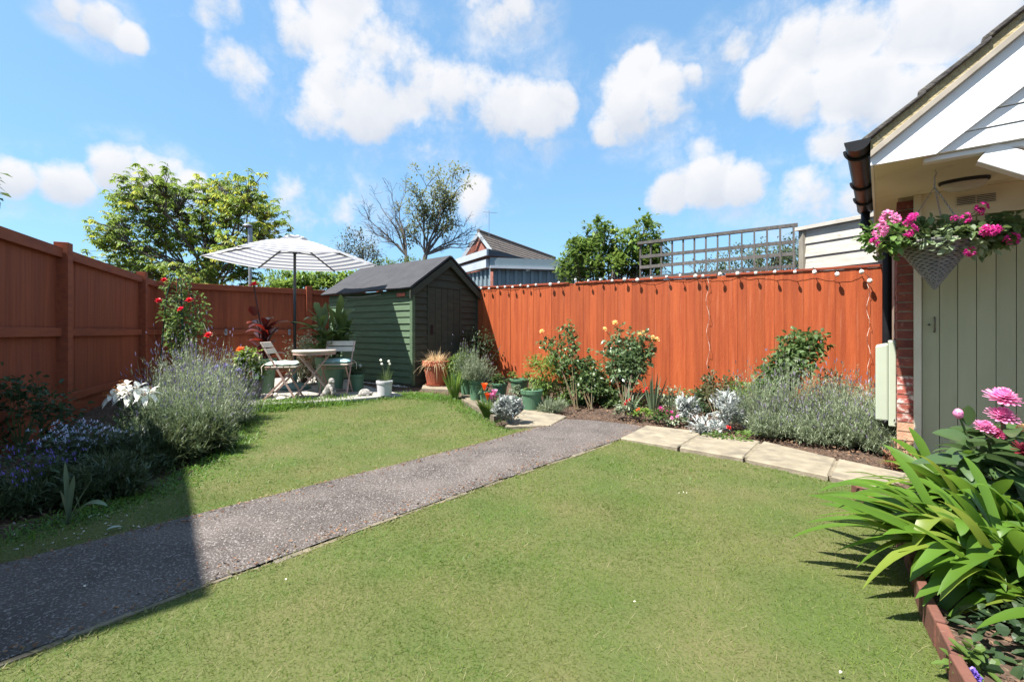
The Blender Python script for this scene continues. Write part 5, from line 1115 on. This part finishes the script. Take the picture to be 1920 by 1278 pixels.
lavender('grassy_clump', 'low dark tuft in deep shade at the near end of the left bed', Vector((-2.52,2.80,0)), .22, .20, 1000, .0, leaf('dark_fine', (.05,.075,.03), (.09,.115,.05), .3), needle=.06, cat='plant', mounds=((0,0,1,1),(-.3,-.15,1,.9),(-.15,.25,1.1,1)))
# lilies
b = Vector((-3.36,4.02,.0)); t = thing('white_lily', 'white lilies in bloom above dark foliage by the left fence', 'lily', b); mb = MB(); p = []
for dx in (-.08, .0, .09):
    e = b+Vector((dx*1.4,0,.46)); mb.tube([b+Vector((dx,0,0)), e], .008, 6); k = 60; u = rng.uniform(.1,1,k); p.append(np.array(b)+np.stack([dx*(1+.4*u), np.zeros(k), .46*u],1))
mb.build('stem', m_stem, t); p = np.concatenate(p); foliage(t, p, nrm(rdir(len(p), -.1, .6)), rng.uniform(.08,.15,len(p)), .018, G4, 'foliage', .3, 4, 'lance')
for x, y, ux_, r in ((212,742,-.7,.11),(226,734,-.3,.10),(243,738,0,.12),(258,728,.2,.11),(272,740,.5,.11),(238,722,-.1,.09),(282,734,.8,.10),(263,745,.1,.09)):
    q = P(x, y, 4.0+random.uniform(-.05,.1)); f = MB(); disc_petals(f, q, (ux_,-.75,.55), r, 6, 1, .35, .46, 6, 'lance', 1, .35); o = f.build('flower', FW, t, smooth=True)
    s = MB(); c = Vector(q)+Vector((ux_,-.75,.55)).normalized()*.05
    for k in range(5): a = k*1.256; s.tube([q, c+Vector((math.cos(a)*.02, -.01, math.sin(a)*.02))], .0015, 3); s.blob(c+Vector((math.cos(a)*.02, -.012, math.sin(a)*.02)), (.007,.003,.003), 6, 4)
    s.build('stamens', leaf('stamen', (.45,.16,.03), (.5,.2,.04), .1), o); s = MB(); s.tube([q, q+(b+Vector((0,0,.46))-q)*.6], .005, 4); s.build('stalk', m_stem, t)
# red rose on an obelisk
b = Vector((-4.42,6.05,.10)); t = thing('plant_obelisk', 'thin green metal obelisk carrying the red climbing rose', 'obelisk', b); m_ob = mat('green_metal', (.02,.06,.045), (.03,.07,.05), 6, rough=.4)
for sx, sy in ((-1,-1),(1,-1),(1,1),(-1,1)): MB().tube([b+Vector((sx*.17,sy*.17,0)), b+Vector((sx*.10,sy*.10,1.35)), b+Vector((sx*.06,sy*.06,1.62))], .009, 6).build('rod', m_ob, t)
for z in (.45, .95, 1.3): w = .17-.07*z/1.35; MB().tube([b+Vector((w*a, w*c, z)) for a, c in ((-1,-1),(1,-1),(1,1),(-1,1),(-1,-1))], .005, 5).build('ring', m_ob, t)
Yr = 5.95
rose('climbing_rose', 'red climbing rose on the thin obelisk by the left fence', b+Vector((.02,-.05,0)), [P(x, y, Yr+random.uniform(-.15,.15)) for x, y in ((308,535),(322,528),(345,530),(338,545),(355,552),(372,562),(380,575),(325,560),(318,578),(348,575),(312,595),(335,600),(360,590),(322,608),(352,615),(378,598),(340,520))],
     [P(308,525,Yr-.12), P(297,564,Yr-.12), P(355,563,Yr-.15), P(339,580,Yr-.15), P(391,628,Yr-.2)], leaf('rose_fresh', (.075,.135,.03), (.15,.23,.06), .35), FR, .05, 24, .085, .048)
mb = None
lavender('allium', 'tall thin stems with mauve heads above the lavender', Vector((-3.55,5.3,.05)), .28, 1.0, 26, 1.0, G2, flm=leaf('mauve', (.36,.24,.42), (.46,.34,.52), .3), cat='flowers')
# shaded near end
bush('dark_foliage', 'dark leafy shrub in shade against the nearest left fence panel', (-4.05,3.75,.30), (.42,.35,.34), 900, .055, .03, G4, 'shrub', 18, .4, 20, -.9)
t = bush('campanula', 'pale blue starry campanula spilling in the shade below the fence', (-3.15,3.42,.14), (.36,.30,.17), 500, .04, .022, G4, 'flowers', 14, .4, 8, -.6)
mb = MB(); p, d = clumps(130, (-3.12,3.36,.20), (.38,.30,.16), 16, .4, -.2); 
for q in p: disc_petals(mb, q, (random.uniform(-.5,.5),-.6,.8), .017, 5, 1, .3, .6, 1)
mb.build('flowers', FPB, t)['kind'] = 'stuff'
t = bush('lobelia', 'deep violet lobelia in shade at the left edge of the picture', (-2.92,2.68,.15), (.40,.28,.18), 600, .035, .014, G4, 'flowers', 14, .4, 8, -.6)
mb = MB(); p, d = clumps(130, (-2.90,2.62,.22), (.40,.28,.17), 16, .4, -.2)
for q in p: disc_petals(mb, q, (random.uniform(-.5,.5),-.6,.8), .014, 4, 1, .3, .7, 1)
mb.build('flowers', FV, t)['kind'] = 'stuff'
t = thing('iris', 'iris with one long arching grey green leaf near the path', 'iris', (-2.32,2.38,0)); b = Vector(t.location); mi = leaf('iris_grey', (.12,.17,.10), (.17,.22,.13), .3)
for d_, L_, w_, dr in (((.55,-.1,.75),.42,.034,.55),((.2,-.1,1),.30,.03,.1),((.35,.1,1),.26,.026,.2),((-.2,0,1),.22,.024,.2),((.05,-.1,1),.36,.02,.06)):
    mb = MB(); strips(mb, [sv(b)], [d_], L_, w_, dr, 10, 'strap', .12, .5); mb.build('leaf', mi, t, smooth=True)
# ================================================================== right foreground bed
m_edg = mat('brown_edging', (.17,.068,.045), (.11,.045,.033), 8, rough=.8, bump=.3, rnd=.12, c3=(.34,.18,.12), s3=16, f3=(.62,.75))
eg = thing('bed_edging', 'low terracotta brown edging round the right foreground bed', 'edging', (1.3,1.4,0)); ep = [Vector((x,y,0)) for x,y in ((1.0,.86),(1.135,1.09),(1.25,1.30),(1.325,1.42),(1.385,1.53),(1.50,1.69),(1.62,1.86),(1.78,2.1),(1.95,2.42),(2.05,2.75))]
ep = resample(ep, 14)
for i in range(13):
    a, c = ep[i], ep[i+1]; d = (c-a).normalized(); nn = Vector((d.y,-d.x,0)); a2 = a+d*.003; c2_ = c-d*.003; o1 = nn*random.uniform(-.006,.006); h1 = .085+random.uniform(-.008,.008); V = []
    for z in (-.04, h1): V += [a2+o1+Vector((0,0,z)), a2+o1+nn*.03+Vector((0,0,z)), c2_+o1+nn*.03+Vector((0,0,z)), c2_+o1+Vector((0,0,z))]
    MB().hexa([V[3],V[2],V[1],V[0],V[7],V[6],V[5],V[4]]).build('edging_piece', m_edg, eg, bevel=.005)
bedp = [xy(p) for p in ep]+[(2.8,3.0),(3.2,1.6),(2.2,.7)]
structure(MB().prism([(x+.01,y) for x,y in bedp], -.02, .045).build('bed_soil', m_soil))
chips('bed_chips', 0, [(x,y,.05) for x,y,z in scatter(bedp, 2600)], .010, leaf('mulch', (.05,.03,.02), (.2,.12,.075), 0, .95))
tag(bpy.data.objects['bed_chips'], 'bark crumbs on the right foreground bed', 'mulch')
m_ag = leaf('agapanthus_leaf', (.060,.145,.014), (.115,.21,.025), .42, .42, spec=.35); m_ag2 = leaf('agapanthus_dark', (.06,.13,.022), (.11,.19,.035), .38, .3, spec=.5)
def agapanthus(label, c, n, L, amid, aspread, m, seed):
    rr = random.Random(seed); t = thing('agapanthus', label, 'plant', c)
    for i in range(n):
        a = amid+rr.gauss(0, aspread); el = rr.uniform(.70, 1.42); q = Vector(c)+Vector((rr.uniform(-.13,.13), rr.uniform(-.13,.13), .0)); l = L*rr.uniform(.62,1.1)
        mb = MB(); strips(mb, [sv(q)], [(math.cos(a)*math.cos(el), math.sin(a)*math.cos(el), math.sin(el))], l, rr.uniform(.040,.066), rr.uniform(.32,.82)*(1.1 if el > .8 else .75), 14, 'strap', .10, rr.gauss(0,.28)); mb.build('leaf', m if rr.random() > .16 else m_ag3, t, smooth=True)
    return t
m_ag3 = leaf('agapanthus_yellow', (.14,.21,.025), (.20,.25,.04), .4, .4)
agapanthus('clump of broad arching strap leaves leaning over the lawn, nearest the camera', (1.82,1.66,.05), 100, .84, math.radians(172), .8, m_ag, 3)
agapanthus('dense strap leaves filling the lower right corner of the picture', (1.86,1.38,.05), 70, .60, math.radians(165), 1.0, m_ag, 11)
agapanthus('second strap leaved clump behind, next to the green door', (2.20,2.12,.05), 75, .80, math.radians(170), .9, m_ag, 5)
agapanthus('darker strap leaves at the right edge under the dahlia', (2.02,1.52,.05), 60, .66, math.radians(205), .9, m_ag2, 8)
bush('ground_cover', 'small dark leaves on the soil in the bottom right corner', (1.62,1.30,.09), (.22,.22,.07), 420, .05, .028, G4, 'plant', 14, .5, 8, -.4, base=(1.62,1.30,.045))
# dahlia
t = thing('pink_dahlia', 'pink pompom dahlias with large leaves before the green door', 'dahlia', (2.42,2.25,.05)); b = Vector(t.location); md = leaf('dahlia_leaf', (.040,.085,.028), (.085,.14,.05), .3, .3, spec=.55)
heads = ((1879,749,.072,FP),(1878,783,.066,FP),(1846,803,.05,FP),(1866,814,.042,leaf('hot_pink', (.66,.10,.26), (.78,.22,.42), .35)))
mb = MB()
for x, y, r, m in heads:
    q = P(x, y, 2.18); f = MB(); disc_petals(f, q, (-.05,-.42,.9), r, 15, 7, .02, .34, 3, 'petal', .84, -.1); f.build('flower', m, t, smooth=True); mb.tube([b, b.lerp(q,.6)+Vector((.02,0,0)), q], [.011,.008,.006], 6)
for x, y, m in ((1797,775,FP),(1916,803,FY)):
    q = P(x, y, 2.2); f = MB(); f.blob(q, (.02,.02,.024), 10, 8, .1); disc_petals(f, q-Vector((0,0,.01)), (-.2,-.3,1), .03, 8, 2, 1.0, .5, 2); f.build('bud', m, t, smooth=True); mb.tube([b, b.lerp(q,.6), q], [.010,.007,.005], 6)
f = MB(); disc_petals(f, P(1918,845,2.0), (0,-.6,.6), .05, 12, 4, .1, .4, 3); f.build('flower', leaf('maroon_petal', (.10,.008,.015), (.18,.02,.03), .3), t)
mb.build('stem', m_stem, t)
for k in range(230):
    x, y = random.uniform(1785,1945), random.uniform(790,960); q = P(x, y, random.uniform(2.05,2.55)); a = random.uniform(0,6.28)
    if y < 795+abs(1890-x)*.6: continue
    lm = MB(); strips(lm, [sv(q)], [(math.cos(a), math.sin(a)*.8-.2, random.uniform(-.1,.7))], random.uniform(.12,.19), random.uniform(.06,.095), random.uniform(.2,.6), 6, 'ovate', .12, random.uniform(-.6,.6)); lm.build('leaf', md, t, smooth=True)
q = P(1812,778,2.2); lm = MB(); strips(lm, [sv(q-Vector((-.01,0,.05)))], [(-.1,-.1,1)], .11, .055, .1, 6, 'ovate', .15); lm.build('leaf', md, t, smooth=True)
small_flowers('campanula', 'violet flowers at the bottom right corner of the bed', 1838, 1290, .06, .10, 60, G1, FV, ((1822,1262),(1828,1268)), .018)
# ================================================================== hanging basket
hk = Vector((2.735,2.945,2.048)); t = thing('hanging_basket', 'woven grey cone basket of pink geraniums hanging under the porch', 'hanging basket', hk)
zr, zt_, rb = 1.575, 1.285, .195; cx, cy = hk.x, hk.y
m_wick = mat('grey_rattan', (.30,.285,.28), (.21,.20,.20), 30, (1,1,4), .7, .3)
mb = MB(); 
for i in range(26): 
    u = i/25; r = .006+(rb-.006)*u; mb.tube([Vector((cx+r*math.cos(2*math.pi*k/28), cy+r*math.sin(2*math.pi*k/28), zt_+(zr-zt_)*u+.003*(-1)**(k+i))) for k in range(29)], .0068, 5, False)
mb.build('wicker_cone', m_wick, t)
MB().lathe([(.003,0),(rb-.008,zr-zt_-.002)], (cx,cy,zt_), 28).build('liner', m_black, t)
for k in range(9): a = 2*math.pi*k/9; MB().tube([Vector((cx,cy,zt_-.01)), Vector((cx+rb*math.cos(a), cy+rb*math.sin(a), zr+.01))], .006, 5).build('spoke', m_wick, t)
m_chain = mat('steel_chain', (.42,.41,.38), (.3,.29,.27), 20, rough=.35, metal=.8); hub = hk+Vector((0,0,-.11))
MB().tube([hk, hk+Vector((.012,0,-.02)), hk+Vector((0,0,-.05)), hub], .004, 6).build('hook', m_chain, t)
for a in (2.7, 4.9, .5):
    e = Vector((cx+rb*math.cos(a), cy+rb*math.sin(a), zr)); mb = MB(); n = 26
    for i in range(n):
        p0 = hub.lerp(e, i/n); p1_ = hub.lerp(e, (i+1.25)/n); d = (p1_-p0); s = (d.cross(Vector((0,0,1))) if i % 2 else d.cross(Vector((1,0,0)))).normalized()*.005; m_ = p0.lerp(p1_,.5); mb.tube([p0, m_+s, p1_, m_-s, p0], .0027, 4, False)
    mb.build('chain', m_chain, t)
cen = np.array([cx, cy, zr+.03])
for (c, r, n, m, L) in (((cx,cy,zr+.05),(.27,.24,.09),620,leaf('basket_leaf', (.075,.13,.04), (.15,.22,.08), .35),.05), ((cx-.30,cy+.02,zr+.02),(.13,.14,.14),340,leaf('geranium_leaf', (.07,.15,.03), (.14,.24,.06), .35),.045), ((cx+.33,cy-.1,zr+.03),(.15,.16,.12),380,leaf('basket_leaf', (.075,.13,.04), (.15,.22,.08), .35),.05), ((cx+.02,cy-.12,zr-.02),(.2,.1,.09),180,leaf('pale_trail', (.22,.30,.16), (.34,.42,.26), .3),.045)):
    p, d = clumps(n, c, r, 14, .42, -.6); foliage(t, p, d, rng.uniform(.7,1.2,n)*L, rng.uniform(.6,.9,n)*L, m, 'foliage', .25, 3, 'ovate', .1, rng.normal(0,.6,n))
mb = MB(); twigs(mb, Vector(cen), [Vector(v) for v in shell(30, cen, (.42,.3,.1), .7, 0)[0]], .004); mb.build('stems', m_stem, t)
for x, y, r, m in ((1666,406,.045,FP),(1680,408,.034,FP),(1651,432,.04,FP),(1640,452,.026,FM),(1657,430,.03,FP),(1706,412,.026,FM),(1712,407,.028,FM),(1700,418,.02,FM),(1706,432,.038,FM),(1812,408,.030,FM),(1841,388,.032,FM),(1838,396,.026,FM),(1852,432,.036,FM),(1869,429,.032,FM),(1897,448,.038,FM),(1819,471,.030,FM),(1789,409,.018,FM),(1862,434,.03,FM)):
    q = P(x, y, cy-random.uniform(.22,.34)); f = MB()
    for k in range(10): o = Vector(rdir(1)[0])*r*.75; disc_petals(f, q+o, o.normalized()+Vector((0,-.4,.2)), r*.5, 5, 1, .25, .85, 2)
    f.build('flower', m, t)
    f = MB(); f.tube([q, q.lerp(Vector(cen), .6)+Vector((0,0,-.01))], .003, 4); f.build('stalk', m_stem, t)
# ================================================================== fairy lights on the orange fence
fl = thing('fairy_lights', 'string of white rattan ball lights along the orange fence top', 'string lights', (0,0,0)); m_ball = mat('white_rattan', (.78,.76,.70), (.62,.60,.55), 60, rough=.8, bump=.6, bscale=90); m_wire = mat('clear_wire', (.30,.26,.22), (.22,.2,.18), 5, rough=.4)
B = [(902,540),(917,541),(933,539),(947,538),(961,538),(976,535),(990,537),(1005,534),(1020+12,380+153),(1048,530),(1079,524.5),(1103,526.5),(1126,524.5),(1148,526),(1171,523.5),(1195,524.5),(1221.5,521),(1250,519),(1275.5,516.5),(1304,517.5),(1318,517),(1350,514),(1383,512.5),(1417,511.5),(1452.5,509.5),(1490.5,509.5),(1527.5,510),(1569.5,514),(1615.5,509.5),(1631,526.5)]
wire = []
sml = 1
def fpt(px, py, off): Y = fence_Y(px); n_ = Vector((-.47,-.88,0)); p = P(px, py, Y-off); return p
for i, (x, y) in enumerate(B):
    q = fpt(x, y, .085+random.uniform(-.02,.02)); r = .0225*(1.25 if i in (8,14,15,19,21,22,26,27,28,29) else .95)
    mb = MB(); mb.blob(q, (r, r*random.uniform(.6,1), r*1.05), 10, 8, .12); mb.build('ball', m_ball, fl)
    MB().tube([q+Vector((0,0,r*.9)), q+Vector((0,.03,r+.035))], .005, 5).build('socket', m_black, fl)
    wire += [q+Vector((0,.03,r+.03))]
    if i < len(B)-2: q2 = fpt((x+B[i+1][0])/2, (y+B[i+1][1])/2-1, .06); wire.append(q2+Vector((0,0,.015)))
MB().tube(wire, .0025, 5).build('wire', m_black, fl)
for x, y0, y1 in ((1326, 522, 708), (1627, 532, 712)):
    pts = [fpt(x+3*math.sin(k*.9+x)+.12*k, y0+(y1-y0)*k/22, .05+.02*math.sin(k*1.7)) for k in range(23)]; MB().tube(pts, .0022, 5).build('hanging_wire', mat('pale_wire', (.6,.5,.42), (.5,.42,.36), 8), fl)
# ================================================================== trees and bushes beyond
m_bark = mat('bark', (.13,.105,.085), (.08,.065,.055), 10, (1,1,.3), .95, .6, 30); m_bark2 = mat('grey_bark', (.16,.14,.13), (.10,.09,.085), 10, (1,1,.4), .95, .5, 30)
def limb(mb, a, e, r0, r1, wig=.08, n=5, up=.12):
    a, e = Vector(a), Vector(e); L = (e-a).length; pts = []; o = Vector((0,0,0))
    for i in range(n+1):
        u = i/n; o += Vector((random.gauss(0,1), random.gauss(0,1), random.gauss(0,.6)))*L*wig/n**.5*(1 if 0 < i < n else 0); pts.append(a.lerp(e, u)+o*math.sin(math.pi*u)+Vector((0,0,up*L*math.sin(math.pi*u)*.5)))
    mb.tube(pts, [r0+(r1-r0)*i/n for i in range(n+1)], 7 if r0 > .03 else 5, False); return pts
# spreading chestnut
Y0 = 14.; base = P(395,640,Y0); base.z = 0; t = thing('chestnut_tree', 'spreading leafy tree with palmate leaves beyond the left corner fence', 'tree', base); mb = MB(); fork = Vector((base.x-.1, base.y, 2.3)); limb(mb, base, fork+Vector((0,0,.6)), .17, .08, .02)
spots = [(240,380),(300,360),(350,362),(405,365),(455,372),(490,395),(220,420),(270,415),(330,400),(380,405),(430,410),(475,430),(505,425),(215,460),(255,470),(300,450),(350,455),(400,450),(445,460),(490,460),(230,500),(280,505),(335,500),(385,500),(430,500),(310,530),(370,530),(250,535),(460,520),(470,360),(420,348),(310,348),(255,358),(290,385),(440,385),(350,430),(210,440)]
pl_, dl_, pl2, dl2 = [], [], [], []
for x, y in spots:
    c = P(x, y, Y0+random.uniform(-1.5,1.5)); pts = limb(mb, fork+Vector((random.uniform(-.1,.1),0,random.uniform(-.4,.8))), c, .04, .012, .12)
    for k in range(44):
        q = c+Vector((random.gauss(0,.30), random.gauss(0,.35), random.gauss(0,.22))); limb(mb, pts[4], q, .012, .005, .1, 3)
        yel = (x > 380 and y < 520 and random.random() < .40) or random.random() < .10
        for _ in range(2):
            w = q+Vector((random.gauss(0,.07), random.gauss(0,.07), random.gauss(0,.05))); out = random.uniform(0,6.28)
            for j in range(6):
                a = out+(j-2.5)*.5+(0 if j else 0); (pl2 if yel else pl_).append(sv(w)); (dl2 if yel else dl_).append((math.cos(a), math.sin(a), random.uniform(-.35,.25)))
mb.build('trunk', m_bark, t)
foliage(t, np.array(pl_), np.array(dl_), rng.uniform(.10,.165,len(pl_)), .05, leaf('chestnut_leaf', (.11,.185,.03), (.19,.275,.055), .48), 'crown', .6, 3, 'paddle', .1)
foliage(t, np.array(pl2), np.array(dl2), rng.uniform(.10,.165,len(pl2)), .05, leaf('chestnut_yellow', (.24,.30,.045), (.35,.38,.07), .48), 'pale_crown', .6, 3, 'paddle', .1)
# half bare tree
Y0 = 15.; base = P(778,640,Y0); base.z = 0; t = thing('half_bare_tree', 'half bare tree with a leafy right side behind the shed roof', 'tree', base); mb = MB(); lp, ld = [], []
f1 = P(762,480,Y0); f2 = P(798,478,Y0); limb(mb, base, f1, .11, .075, .02); limb(mb, base, f2, .11, .075, .02)
def branchy(a, e, r, leafy, n=9, L=.6, gen=2):
    pts = limb(mb, a, e, r, r*.25, .10, 6)
    for k in range(n):
        i = random.randint(2, 6); q = pts[min(i, 6)]; d = (pts[-1]-pts[0]).normalized(); v = (d+Vector((random.gauss(0,.7), random.gauss(0,.7), random.gauss(.15,.45)))).normalized()*L*random.uniform(.5,1.2)
        if gen > 1: branchy(q, q+v, r*.35, leafy, 5, L*.5, gen-1)
        else:
            limb(mb, q, q+v, r*.4, .004, .12, 3)
            if leafy:
                for _ in range(7):
                    o = Vector((random.gauss(0,.07), random.gauss(0,.07), random.gauss(0,.07))); lp.append(sv(q+v*random.uniform(.4,1.05)+o)); ld.append(sv(o.normalized()+v.normalized()*.6))
for x, y, lf in ((692,412,0),(715,390,0),(737,378,0),(760,362,0),(705,440,0),(745,415,0),(728,452,0)): branchy(f1, P(x, y, Y0+random.uniform(-.6,.6)), .032, lf, 9, .6)
for x, y, lf in ((850,325,1),(838,345,1),(862,350,1),(800,350,1),(812,375,1),(786,372,1),(833,385,1),(845,405,1),(795,400,1),(775,445,1),(870,425,0),(895,440,0),(885,462,0),(850,450,0),(905,452,0)): branchy(f2, P(x, y, Y0+random.uniform(-.6,.6)), .032, lf, 9, .5)
mb.build('trunk', m_bark2, t); foliage(t, np.array(lp), np.array(ld), rng.uniform(.07,.12,len(lp)), .06, leaf('alder_leaf', (.11,.14,.05), (.22,.24,.10), .4), 'crown', .2, 2, 'ovate', .1)
# small thin tree
Y0 = 13.; base = P(672,640,Y0); base.z = 0; t = thing('thin_shrub', 'small thin leaved treelet left of the half bare tree', 'tree', base); mb = MB(); lp, ld = [], []; f = P(682,500,Y0); limb(mb, base, f, .06, .04, .02)
for x, y in ((662,448),(678,452),(648,460),(692,470),(670,470),(655,478),(700,485),(685,488)): branchy(f, P(x, y, Y0), .02, 1, 4, .3, 2)
mb.build('trunk', m_bark2, t); foliage(t, np.array(lp), np.array(ld), .07, .04, leaf('grey_leaf', (.07,.085,.05), (.13,.14,.09), .3), 'crown', .2, 2, 'ovate', .1)
def hedge(name, label, spots, Y0, rx, rz, n, L, W, m, cat='hedge', extra=None):
    x0, y0 = spots[0]; b = P(sum(s[0] for s in spots)/len(spots), 600, Y0); b.z = 0; t = thing(name, label, cat, b); mb = MB(); P_, D_ = [], []
    for x, y in spots:
        c = P(x, y, Y0+random.uniform(-.5,.5)); p, d = clumps(n, c, (rx, rx*.9, rz), 10, .42, -.8); P_.append(p); D_.append(d); limb(mb, Vector((c.x*.6+b.x*.4, c.y, 0)), c, .03, .012, .04)
        twigs(mb, c-Vector((0,0,rz)), p[:8], .008)
    p = np.concatenate(P_); d = np.concatenate(D_); foliage(t, p, d, rng.uniform(.7,1.2,len(p))*L, W, m, 'crown', .3, 2, 'ovate', .1); mb.build('trunk', m_bark, t); return t
hedge('bright_hedge', 'bright green hedge beyond the corner fence under the parasol', [(500,535),(530,528),(560,530),(590,522),(620,525),(645,522),(610,540),(540,545),(575,545),(660,530)], 12.2, .42, .28, 420, .13, .06, G3)
hedge('hedge_tuft', 'pale green hedge tuft beside the second fence post', [(215,503),(240,507),(268,520)], 12.5, .35, .2, 220, .13, .06, G3, 'hedge')
hedge('low_shrubs', 'low green shrubs between the shed roof and the half bare tree', [(700,495),(725,497),(750,496),(780,492)], 14.5, .4, .25, 260, .09, .05, G1, 'shrub')
hedge('far_bush', 'dense grey green bush seen through the trellis', [(1390,490),(1420,478),(1450,470),(1480,465),(1500,480),(1440,500),(1475,500),(1360,500)], 9.6, .38, .34, 420, .07, .035, leaf('far_leaf', (.075,.11,.05), (.14,.18,.09), .3), 'bush')
hedge('far_bush', 'wispy shrub tips showing low behind the trellis', [(1310,505),(1335,500),(1240,512)], 9.4, .25, .22, 110, .07, .03, leaf('far_leaf', (.075,.11,.05), (.14,.18,.09), .3), 'bush')
# laurel: upright shoots with glossy leaves
Y0 = 8.35; base = P(1140,600,Y0); base.z = 0; t = thing('laurel_bush', 'glossy laurel shoots rising behind the orange fence', 'shrub', base); mb = MB(); lp, ld = [], []
for x, y in ((1120,402),(1102,430),(1135,425),(1150,450),(1078,445),(1090,470),(1110,460),(1130,465),(1065,480),(1160,470),(1210,405),(1190,430),(1222,420),(1180,450),(1205,440),(1228,445),(1170,480),(1195,470),(1215,465),(1145,490),(1085,495),(1110,492),(1225,485),(1075,470),(1098,482),(1120,480),(1142,475),(1200,490),(1165,495),(1055,492),(1155,500),(1095,505),(1210,500),(1068,500),(1128,500),(1185,498)):
    e = P(x, y, Y0+random.uniform(-.35,.35)); s = Vector((e.x+random.uniform(-.1,.1), e.y, e.z-.75)); pts = limb(mb, Vector((base.x+(e.x-base.x)*.5, base.y, .3)), e, .016, .004, .03, 6)
    for k in range(70):
        u = random.random()**.7; w = s.lerp(e, u); a = random.uniform(0,6.28); lp.append(sv(w+Vector((random.gauss(0,.03), random.gauss(0,.03), 0)))); ld.append((math.cos(a), math.sin(a), random.uniform(.2,1.1)))
mb.build('stems', m_wood, t); n = len(lp); foliage(t, np.array(lp), np.array(ld), rng.uniform(.09,.14,n), .055, leaf('laurel_leaf', (.06,.12,.025), (.13,.205,.045), .3, .3, spec=.6), 'crown', .2, 3, 'ovate', .12)
hedge('laurel_hedge', 'dense rounded laurel behind the orange fence left of the trellis', [(1078,472),(1098,448),(1118,432),(1142,452),(1160,478),(1180,455),(1208,430),(1224,462),(1066,498),(1095,500),(1150,500),(1196,495),(1122,482),(1232,492),(1210,475),(1090,470)], 8.45, .27, .24, 170, .12, .06, leaf('laurel_bright', (.09,.165,.03), (.19,.27,.06), .35, .35, spec=.5), 'shrub')
# small tree just out of the picture on the left
base = Vector((-5.15,2.4,0)); t = thing('garden_tree', 'leafy tree beyond the left fence whose twig tips touch the left picture edge', 'tree', base); mb = MB(); fork = Vector((-5.1,2.4,2.0)); limb(mb, base, fork, .06, .045, .02); P_, D_ = [], []
for k in range(24):
    c = Vector(shell(1, (-4.85,2.45,2.85), (.75,.70,.60), .0)[0][0]); pts = limb(mb, fork, c, .02, .006, .08); p = np.array(c)+rng.normal(0,.14,(60,3)); P_.append(p); D_.append(rdir(60,-.6,.6))
p = np.concatenate(P_); k = p[:,0] < -1.16*p[:,1]-.05; 
for q in ((-4.06,3.52,2.18),(-3.98,3.50,2.08)): limb(mb, (-4.6,2.6,2.9), q, .008, .003, .05); 
tp = np.concatenate([np.array(q)+rng.normal(0,.035,(9,3)) for q in ((-4.03,3.54,2.17),(-4.0,3.53,2.06))])
foliage(t, np.concatenate([p[k], tp]), np.concatenate([np.concatenate(D_)[k], rdir(18,-.6,.4)]), .085, .045, G2, 'crown', .3, 2, 'ovate', .1); mb.build('trunk', m_bark, t)
